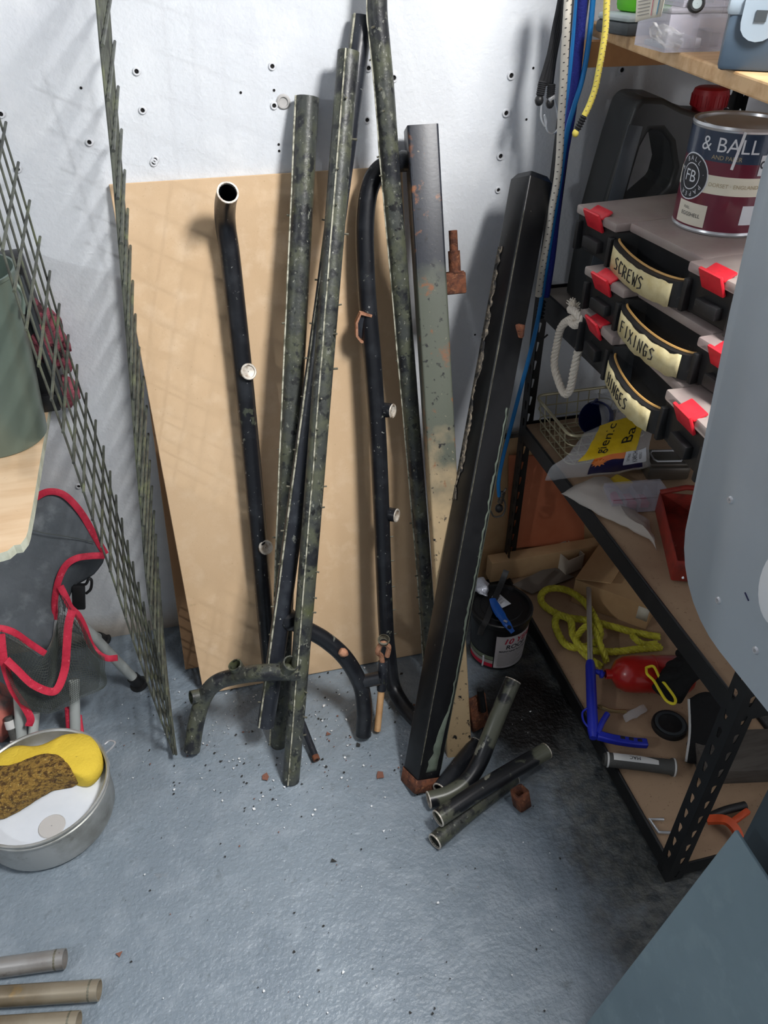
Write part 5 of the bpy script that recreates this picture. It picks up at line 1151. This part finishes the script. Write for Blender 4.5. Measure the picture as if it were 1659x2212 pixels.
# ================================================================== BENCH ON THE LEFT
ZB = .757
root = thing('workbench', 'workbench with rough plywood top under the green bucket', 'workbench', (-.85, 1.42, 0))
fr = [at(0, 1195, Z=ZB), at(16, 1190, Z=ZB), at(30, 1178, Z=ZB), at(44, 1176, Z=ZB), at(56, 1160, Z=ZB), at(60, 1148, Z=ZB)]
rt = [V((-.343, 1.25, ZB)), V((-.345, 1.45, ZB)), V((-.347, 1.676, ZB))]
out = [V((-1.35, 1.676, ZB)), V((-1.35, 1.10, ZB)), V((-.60, 1.10, ZB))]+fr+rt
mb = MB(); n = len(out); mb.add([p-V((0, 0, .018)) for p in out]+out, [tuple(reversed(range(n))), tuple(range(n, 2*n))]); mb.cur = 1; 
mb.f += [(i, (i+1) % n, n+(i+1) % n, n+i) for i in range(n)]; mb.mi += [1]*n
mb.build('bench_top', ['ply', 'ply_edge'], root, smooth=False)
for x in (-1.30, -.95):
    for y in (1.14, 1.64):
        mb = MB(); mb.box((x, y, (ZB-.018)/2), (.05, .05, ZB-.018)); mb.build('leg', 'pine', root, smooth=False)
# green tapered bucket
plain('green_metal', (112, 126, 116), .34, metal=.15, layers=[(4, (98, 114, 106), .4, .7), (120, (130, 140, 130), .70, .75)])
gc = V((-.432, 1.53, ZB)); root = thing('green_bucket', 'tall grey green metal bucket standing on the bench', 'bucket', gc)
mb = MB(); mb.lathe([(.001, .002), (.088, .0), (.091, .003), (.117, .335), (.120, .337), (.120, .343), (.115, .343), (.089, .01), (.001, .008)], gc, (0, 0, 1), 44); mb.build('body', 'green_metal', root)
mb = MB(); mb.tube(smoothpath([gc+V((.115, -.02, .325)), gc+V((.125, -.03, .30)), gc+V((.118, -.04, .27))], 5), .004, 7); mb.build('handle_lug', 'green_metal', root)
# black case behind it and pink bundle
plain('bundle_pink', (150, 74, 88), .85, layers=[(40, (44, 30, 34), .52, .60), (14, (170, 92, 104), .5, .7)], bump=(120, .9, .006))
root = thing('black_case', 'black plastic case standing behind the green bucket on the bench', 'case', V((-.34, 1.628, ZB)))
mb = MB(); mb.box(V((-.345, 1.645, ZB+.17)), (.07, .05, .33), Matrix.Rotation(-.05, 3, 'Y'), bev=.008); mb.build('shell', 'black_plastic', root)
mb = MB(); mb.box(V((-.322, 1.619, ZB+.16)), (.014, .014, .28), Matrix.Rotation(-.05, 3, 'Y'), bev=.004); mb.build('rail', 'dark_plastic', root)
mb = MB(); mb.box(V((-.345, 1.625, ZB+.02)), (.05, .03, .04), bev=.004); mb.build('foot', 'black_plastic', root)
c = at(100, 735, Y=1.64); root = thing('pink_bundle', 'pink and black knitted glove bundle behind the wire mesh on bench', 'glove', V((c.x, c.y, ZB)))
z0 = c.z; mb = MB()
pod('palm', c+V((0, 0, 0)), ((1, 0, 0), (0, 1, 0), (.12, 0, 1)), (.038, .026, .072), 'bundle_pink', root, .25)
for i in range(4):
    p = at(86+i*15, 672+i*18, Y=1.635); pod('finger', p, ((1, 0, 0), (0, 1, 0), (-.3, 0, 1)), (.011, .015, .038), 'bundle_pink', root, .15, 2)
pod('thumb', at(143, 780, Y=1.63), XYZ, (.013, .014, .028), 'bundle_pink', root, .12, 2)
pod('cuff', V((c.x+.01, c.y, ZB+.03)), XYZ, (.030, .024, .036), 'bundle_pink', root, .2)

# ================================================================== FOLDED CAMP CHAIR
plain('fabric_grey', (98, 104, 110), .85, layers=[(5, (80, 86, 92), .4, .65), (18, (116, 122, 127), .55, .7)], bump=(160, .3, .002)); plain('piping_red', (206, 44, 72), .7, layers=[(40, (180, 30, 58), .45, .7), (90, (224, 96, 112), .62, .7)], bump=(200, .5, .002)); plain('leg_grey', (176, 182, 180), .4, layers=[(50, (120, 126, 124), .66, .72)]); plain('net_black', (74, 80, 76), .7); plain('pink_cloth', (206, 120, 108), .8, layers=[(12, (120, 108, 106), .45, .6)])
root = thing('camp_chair', 'folded camp chair in dark grey fabric with red piping and net pocket', 'camp chair', V((-.45, 1.45, 0)))
def K(x, y, d): return at(x, y, Y=d)
# back panel
top = [K(-40, 1150, 1.52), K(30, 1110, 1.53), K(75, 1075, 1.54), K(105, 1060, 1.54), K(140, 1068, 1.54), K(175, 1105, 1.53), K(205, 1155, 1.52), K(228, 1195, 1.51)]
mid1 = [K(-40, 1200, 1.47), K(20, 1180, 1.47), K(70, 1170, 1.48), K(110, 1165, 1.49), K(145, 1170, 1.49), K(175, 1180, 1.49), K(200, 1190, 1.50), K(222, 1200, 1.50)]
mid2 = [K(-40, 1270, 1.44), K(10, 1260, 1.45), K(50, 1250, 1.46), K(85, 1240, 1.47), K(115, 1235, 1.47), K(140, 1228, 1.475), K(165, 1210, 1.485), K(185, 1202, 1.49)]
low1 = [K(-40, 1330, 1.42), K(5, 1330, 1.43), K(40, 1325, 1.445), K(70, 1310, 1.455), K(95, 1300, 1.46), K(110, 1290, 1.46), K(120, 1275, 1.46), K(132, 1250, 1.465)]
low2 = [K(-40, 1400, 1.40), K(0, 1352, 1.41), K(40, 1372, 1.42), K(70, 1398, 1.43), K(95, 1410, 1.435), K(110, 1385, 1.44), K(116, 1350, 1.445), K(118, 1310, 1.455)]
mb = MB(); mb.grid(loft([top, mid1, mid2, low1, low2], 26, 6, .004, 22)); mb.build('back_fabric', 'fabric_grey', root, solid=.0025)
# under flap on the right
mb = MB(); mb.grid(loft([[K(228, 1197, 1.505), K(190, 1203, 1.485), K(160, 1212, 1.478), K(138, 1235, 1.468), K(124, 1275, 1.46)], [K(222, 1215, 1.53), K(190, 1225, 1.515), K(168, 1240, 1.505), K(150, 1262, 1.49), K(135, 1300, 1.475)], [K(205, 1240, 1.545), K(180, 1255, 1.535), K(165, 1268, 1.52), K(152, 1285, 1.51), K(140, 1320, 1.48)]], 14, 5, .002, 30)); mb.build('side_flap', 'fabric_grey', root, solid=.002)
def piping(pts, w=.0075, th=.0018):
    P = smoothpath([K(*p) for p in pts], 6); mb = MB(); mb.sweep([(x*w, y*th) for x, y in circ(8)], P, hint=TOCAM(P[len(P)//2])); return mb.build('piping', 'piping_red', root)
piping([(-20, 1138, 1.51), (30, 1108, 1.52), (72, 1078, 1.53), (105, 1062, 1.53), (140, 1070, 1.53), (175, 1107, 1.52), (205, 1158, 1.51), (228, 1197, 1.50)])
piping([(226, 1200, 1.488), (195, 1201, 1.478), (165, 1206, 1.47), (142, 1222, 1.462), (126, 1256, 1.455), (118, 1300, 1.45), (120, 1338, 1.445)])
piping([(-20, 1362, 1.395), (0, 1357, 1.395), (30, 1366, 1.40), (62, 1388, 1.415), (98, 1412, 1.42)])
piping([(130, 1266, 1.448), (142, 1290, 1.44), (152, 1312, 1.435), (168, 1328, 1.43), (182, 1355, 1.425), (195, 1390, 1.42), (212, 1412, 1.41), (232, 1422, 1.405), (254, 1421, 1.40)])
piping([(156, 1318, 1.41), (148, 1350, 1.395), (144, 1400, 1.38), (140, 1445, 1.37), (126, 1485, 1.35), (108, 1494, 1.34), (70, 1478, 1.335), (38, 1448, 1.34), (14, 1425, 1.35)], .009)
piping([(2, 1370, 1.385), (6, 1410, 1.37), (12, 1445, 1.36), (28, 1490, 1.345), (52, 1525, 1.335), (66, 1552, 1.325), (62, 1568, 1.32)], .0085)
# seam line
P = smoothpath([K(62, 1144, 1.475), K(100, 1152, 1.478), K(150, 1160, 1.483), (K(205, 1172, 1.497))], 6); mb = MB(); mb.tube(P, .0009, 5); mb.build('stitching', 'net_black', root)
# net pocket: real mesh
def net(name, curves, nc, sub):
    rows = loft(curves, nc, sub, .003, 26); bm = bmesh.new(); vv = [[bm.verts.new(p) for p in r] for r in rows]
    for i in range(len(rows)-1):
        for j in range(nc-1):
            if (i+j) % 2 == 0: bm.faces.new((vv[i][j], vv[i][j+1], vv[i+1][j+1], vv[i+1][j])) 
            else: bm.faces.new((vv[i][j], vv[i][j+1], vv[i+1][j+1], vv[i+1][j]))
    bm.verts.index_update(); mb = MB(); mb.add([v.co for v in bm.verts], [tuple(v.index for v in f.verts) for f in bm.faces]); bm.free()
    o = mb.build(name, 'net_black', root, smooth=False); wf = o.modifiers.new('net', 'WIREFRAME'); wf.thickness = .0016; wf.use_even_offset = False; o['kind'] = 'stuff'; return o
net('net_pocket', [[K(2, 1362, 1.39), K(40, 1380, 1.40), K(98, 1415, 1.41), K(125, 1340, 1.43), K(128, 1285, 1.44), K(150, 1310, 1.43), K(180, 1350, 1.42), K(205, 1405, 1.41), K(225, 1420, 1.40)],
                   [K(8, 1420, 1.37), K(40, 1440, 1.38), K(95, 1470, 1.39), K(118, 1440, 1.40), K(130, 1400, 1.405), K(155, 1400, 1.40), K(185, 1410, 1.40), K(208, 1430, 1.395), K(228, 1445, 1.39)],
                   [K(20, 1470, 1.345), K(55, 1490, 1.35), K(95, 1505, 1.355), K(120, 1495, 1.36), K(140, 1480, 1.365), K(165, 1465, 1.37), K(190, 1460, 1.375), K(212, 1460, 1.38), K(230, 1475, 1.38)],
                   [K(45, 1520, 1.325), K(70, 1535, 1.33), K(100, 1542, 1.335), K(125, 1535, 1.34), K(145, 1525, 1.345), K(168, 1512, 1.35), K(190, 1502, 1.36), K(210, 1494, 1.365), K(222, 1488, 1.37)]], 52, 11)
# plain dark lining inside the pocket
mb = MB(); mb.grid(loft([[K(2, 1368, 1.41), K(60, 1400, 1.42), K(100, 1420, 1.43), K(128, 1330, 1.45), K(160, 1340, 1.44), K(190, 1400, 1.43), K(215, 1430, 1.42)],
                         [K(20, 1465, 1.37), K(60, 1485, 1.375), K(100, 1500, 1.38), K(130, 1475, 1.39), K(160, 1465, 1.395), K(190, 1460, 1.40), K(215, 1470, 1.405)],
                         [K(48, 1512, 1.345), K(80, 1528, 1.35), K(110, 1532, 1.355), K(135, 1522, 1.36), K(160, 1508, 1.37), K(185, 1498, 1.38), K(214, 1486, 1.385)]], 16, 6, .003, 25)); plain('net_lining', (40, 44, 42), .8, alpha=.55); mb.build('pocket_lining', 'net_lining', root)
# legs
def cleg(a, b, r=.0125, foot=True):
    a, b = V(a), V(b); mb = MB(); mb.tube([a, b], r, 14); l = mb.build('leg', 'leg_grey', root)
    if foot:
        d = (b-a).normalized(); mb = MB(); mb.tube([b-d*.012, b+d*.018], r*1.25, 14, scales=[1, 1.1]); mb.lathe([(.001, -.012), (r*1.6, -.012), (r*2.0, -.006), (r*1.9, .0), (.001, .004)], b+d*.018, (d+V((0, 0, -.6))).normalized()*-1, 20); mb.build('rubber_foot', 'black_plastic', l)
cleg(at(158, 1330, Y=1.47), at(292, 1468, Z=.022)); cleg(at(150, 1350, Y=1.55), at(214, 1378, Z=.020)); cleg(at(160, 1470, Y=1.39), at(163, 1590, Z=.004), .0125, False)
cleg(at(75, 1540, Y=1.37), at(66, 1640, Z=.004), .012, False); cleg(at(40, 1500, Y=1.37), at(50, 1640, Z=.004), .012, False)
mb = MB(); mb.tube([at(146, 1530, Y=1.375), at(150, 1585, Z=.006)], .007, 8); mb.tube([at(172, 1545, Y=1.385), at(178, 1590, Z=.006)], .005, 8); mb.build('red_strap', 'piping_red', root)
# plastic buckle and strap
mb = MB(); mb.tube(smoothpath([K(168, 1262, 1.515), K(185, 1262, 1.51), K(192, 1250, 1.51), K(198, 1255, 1.51), K(196, 1272, 1.51), K(186, 1282, 1.51)], 6), .0035, 7); mb.box(K(170, 1290, 1.505), (.030, .012, .075), Matrix.Rotation(.2, 3, 'Y'), bev=.004); mb.build('buckle', 'black_plastic', root)
# striped poles and pink bag at the frame's left edge
def pole(label, a, b, bands):
    a, b = V(a), V(b); root = thing('striped_pole', label, 'pole', b); mb = MB(); mb.tube([a, b], .0105, 12); mb.build('tube', 'rubber_grey', root); d = (b-a).normalized()
    for t in bands: 
        mb = MB(); c = a.lerp(b, t); mb.lathe([(.0102, -.011), (.0125, -.009), (.0125, .009), (.0102, .011)], c, d, 14); mb.build('collar', 'grip_white', root)
pole('grey pole with two white collars standing beside the steel pot', at(18, 1548, Y=1.36), at(46, 1640, Z=.012), (.18, .62)); pole('grey pole with white end collars beside the salmon bag', at(-22, 1590, Y=1.35), at(6, 1662, Z=.012), (.3, .8))
c = at(0, 1520, Y=1.40); root = thing('salmon_bag', 'salmon pink and grey stuffed bag under the bench', 'bag', V((c.x-.04, c.y, 0)))
pod('bag', V((c.x-.035, 1.41, .085)), ((1, 0, .2), (0, 1, 0), (-.2, 0, 1)), (.065, .06, .088), 'pink_cloth', root, .3)
pod('tied_end', V((c.x+.01, 1.395, .03)), XYZ, (.02, .018, .03), 'pink_cloth', root, .2, 2)

# ================================================================== ALUMINIUM POT WITH SPONGE
plain('alu', (186, 188, 187), .36, metal=.45, layers=[(7, (140, 140, 134), .42, .65), (22, (112, 110, 100), .60, .74)], bump=(40, .08, .003)); plain('sponge_yellow', (226, 196, 66), .9, layers=[(6, (206, 172, 48), .45, .7), (30, (120, 96, 40), .70, .76)], bump=(150, .5, .004)); plain('sponge_brown', (160, 126, 60), .95, layers=[(90, (96, 70, 36), .48, .58), (7, (52, 42, 30), .56, .66), (180, (206, 180, 110), .60, .68)], bump=(170, 1.0, .014)); plain('milk', (224, 230, 238), .18, layers=[(4, (206, 214, 224), .4, .7)])
pc = V((-.484, 1.142, 0)); root = thing('aluminium_pot', 'dented aluminium pot on the floor holding a sponge and white water', 'pot', pc)
mb = MB(); mb.lathe([(.001, .002), (.125, .002), (.136, .008), (.140, .02), (.143, .110), (.147, .113), (.147, .118), (.143, .119), (.140, .116), (.137, .02), (.130, .010), (.001, .008)], pc, (0, 0, 1), 56); mb.build('pan', 'alu', root)
mb = MB(); mb.lathe([(.1432, .098), (.1456, .100), (.1456, .104), (.1432, .106)], pc, (0, 0, 1), 56); mb.build('bead', 'alu', root)
p = at(232, 1620, Z=.104); mb = MB(); mb.tube(smoothpath([p+V((-.006, -.01, 0)), p+V((.010, .0, .004)), p+V((.018, .012, .006)), p+V((.006, .02, .006)), p+V((-.006, .014, .004))], 5), .0022, 7); mb.tube(smoothpath([p+V((-.004, -.012, -.002)), p+V((.002, -.03, -.01)), p+V((.0, -.048, -.016))], 4), .0022, 7); mb.build('bail_hook', 'tin_silver', root)
mb = MB(); mb.lathe([(.001, .074), (.1385, .074)], pc, (0, 0, 1), 48); o = mb.build('milky_water', 'milk', root)
mb = MB(); q = at(112, 1785, Z=.0745); mb.lathe([(.001, .0022), (.026, .002), (.028, .0)], q, (0, 0, 1), 24); mb.build('scum_patch', 'plug_worn', root)
# sponge: rounded waisted block, yellow upper and rough brown face
sroot = thing('car_sponge', 'big yellow sponge with a rough brown scouring side in the pot', 'sponge', pc+V((0, .02, .073)))
outl = [(-.132, .0), (-.118, .040), (-.075, .058), (-.02, .046), (.045, .064), (.092, .052), (.117, .012), (.118, -.040), (.088, -.066), (.03, -.034), (-.03, -.050), (-.09, -.062), (-.125, -.045)]
def blobpts(scale, z, dx_=0, dy_=0):
    o_ = smoothpath([V((x, y, 0)) for x, y in outl+[outl[0]]], 6)[:-1]; return [V((pc.x+.010+p.x*scale+dx_, pc.y+.058+p.y*scale+dy_, z+.013+.003*mnoise.noise(V((p.x*30, p.y*30, z*40))))) for p in o_]
L = [blobpts(.84, .060), blobpts(.96, .068), blobpts(1.0, .082), blobpts(.985, .100), blobpts(.90, .110), blobpts(.70, .114), blobpts(.3, .115)]
mb = MB(); n = len(L[0]); mb.add([p for r in L for p in r], [(k*n+i, k*n+(i+1) % n, (k+1)*n+(i+1) % n, (k+1)*n+i) for k in range(len(L)-1) for i in range(n)]+[tuple(reversed(range(n))), tuple((len(L)-1)*n+i for i in range(n))]); mb.build('foam', 'sponge_yellow', sroot, angle=60)
o2 = [(-.118, -.01), (-.09, .008), (-.05, .006), (.0, .02), (.038, .012), (.066, -.02), (.074, -.048), (.03, -.048), (-.01, -.066), (-.05, -.088), (-.09, -.096), (-.118, -.065)]
def bl2(scale, z): 
    o_ = smoothpath([V((x, y, 0)) for x, y in o2+[o2[0]]], 6)[:-1]; return [V((pc.x+.0+p.x*scale-.06*(1-scale), pc.y+.052+p.y*scale-.03*(1-scale), z+.013+.004*mnoise.noise(V((p.x*60, p.y*60, z*90))))) for p in o_]
L = [bl2(.92, .064), bl2(1.0, .074), bl2(1.0, .098), bl2(.95, .114), bl2(.85, .121), bl2(.6, .124), bl2(.25, .125)]
mb = MB(); n = len(L[0]); mb.add([p for r in L for p in r], [(k*n+i, k*n+(i+1) % n, (k+1)*n+(i+1) % n, (k+1)*n+i) for k in range(len(L)-1) for i in range(n)]+[tuple(reversed(range(n))), tuple((len(L)-1)*n+i for i in range(n))]); mb.build('scouring_side', 'sponge_brown', sroot, angle=60)

# ================================================================== STEEL TUBES ON THE FLOOR, LEFT
plain('bare_steel', (168, 166, 164), .28, metal=.5, layers=[(6, (120, 112, 104), .42, .68), (30, (92, 84, 76), .62, .74)]); plain('bare_steel_brown', (158, 148, 130), .34, metal=.45, layers=[(5, (112, 98, 76), .42, .66), (16, (160, 132, 84), .6, .72)])
for lab_, e0, e1, m in (('bright bare steel tube on the floor, closest to the aluminium pot', (140, 2070), (-60, 2097), 'bare_steel'), ('brown tinted bare steel tube lying between two others on the floor', (214, 2138), (-60, 2156), 'bare_steel_brown'), ('dull bare steel tube on the floor, third from the aluminium pot', (170, 2207), (-60, 2222), 'bare_steel_brown')):
    a, b = at(*e0, Z=.018), at(*e1, Z=.018); a.z = b.z = .0165; d = (b-a).normalized(); b = a+d*.45
    root = thing('steel_tube', lab_, 'tube', V((a.x, a.y, 0)), 'bare steel tubes on the floor')
    mb = MB(); mb.tube([a, a+d*.004, a.lerp(b, .5), b], .0185, 20, wall=.002); mb.build('tube', m, root)
    mb = MB(); mb.lathe([(.0186, .014), (.0188, .016), (.0186, .018)], a, d, 20); mb.build('cut_score', 'stub_metal', root)

# ================================================================== DEBRIS ON THE FLOOR
plain('flake_dark', (40, 40, 40), .8); plain('flake_white', (226, 228, 230), .6); plain('flake_rust', (122, 82, 68), .9)
mb = MB(); r3 = random.Random(11)
def flake(p, s, ci):
    mb.cur = ci; n = r3.choice((3, 4, 5)); a0 = r3.uniform(0, 6); pts = []
    for i in range(n): a = a0+2*PI*i/n+r3.uniform(-.3, .3); rr = s*r3.uniform(.5, 1.1); pts.append(V((p.x+rr*math.cos(a), p.y+rr*math.sin(a), p.z+r3.uniform(0, .0012))))
    mb.add(pts+[q+V((0, 0, .001)) for q in pts], [tuple(range(n, 2*n))]+[(i, (i+1) % n, n+(i+1) % n, n+i) for i in range(n)])
for k in range(620):
    px = r3.gauss(640, 190) if k < 470 else r3.uniform(240, 1250); py = r3.gauss(1580, 100) if k < 470 else r3.uniform(1450, 2200)
    if py < 1440 or not 250 < px < 1230: continue
    p = at(px, py, Z=.0008); ci = 0 if r3.random() < .45 else (1 if r3.random() < .8 else 2); flake(p, r3.choice((.001, .0012, .0016, .002, .0028, .0036)), ci)
for px, py, s, ci in ((500, 1490, .006, 0), (690, 1462, .006, 0), (708, 1585, .010, 2), (775, 1610, .009, 0), (720, 1860, .008, 0), (697, 1640, .005, 0), (868, 1455, .007, 0), (820, 1675, .012, 2), (575, 1678, .012, 2), (549, 1748, .005, 1), (545, 1580, .005, 0), (478, 1645, .005, 0), (760, 1470, .007, 0), (640, 1500, .006, 1), (700, 1525, .006, 1), (258, 2060, .008, 2)): flake(at(px, py, Z=.0008), s, ci)
o = mb.build('floor_debris', ['flake_dark', 'flake_white', 'flake_rust'], None, smooth=False); tag(o, 'scattered paint flakes and grit on the painted floor', 'debris', kind='stuff')

# ================================================================== CEILING LAMP (out of the frame)
plain('lamp_white', (240, 240, 240), .5); plain('lamp_glow', (255, 252, 246), .5, emit=3.0)
root = thing('ceiling_lamp', 'square white ceiling lamp hanging above the shelving side', 'lamp', (LAMP_X, LAMP_Y, LAMP_Z))
mb = MB(); mb.box((LAMP_X, LAMP_Y, LAMP_Z+.03), (.24, .38, .05), bev=.006); mb.build('housing', 'lamp_white', root)
mb = MB(); mb.box((LAMP_X, LAMP_Y, LAMP_Z-.005), (.17, .30, .02), bev=.004); mb.build('diffuser', 'lamp_glow', root)
mb = MB(); mb.tube([(LAMP_X, LAMP_Y, LAMP_Z+.05), (LAMP_X, LAMP_Y, 2.525)], .008, 8); mb.build('stem', 'lamp_white', root)
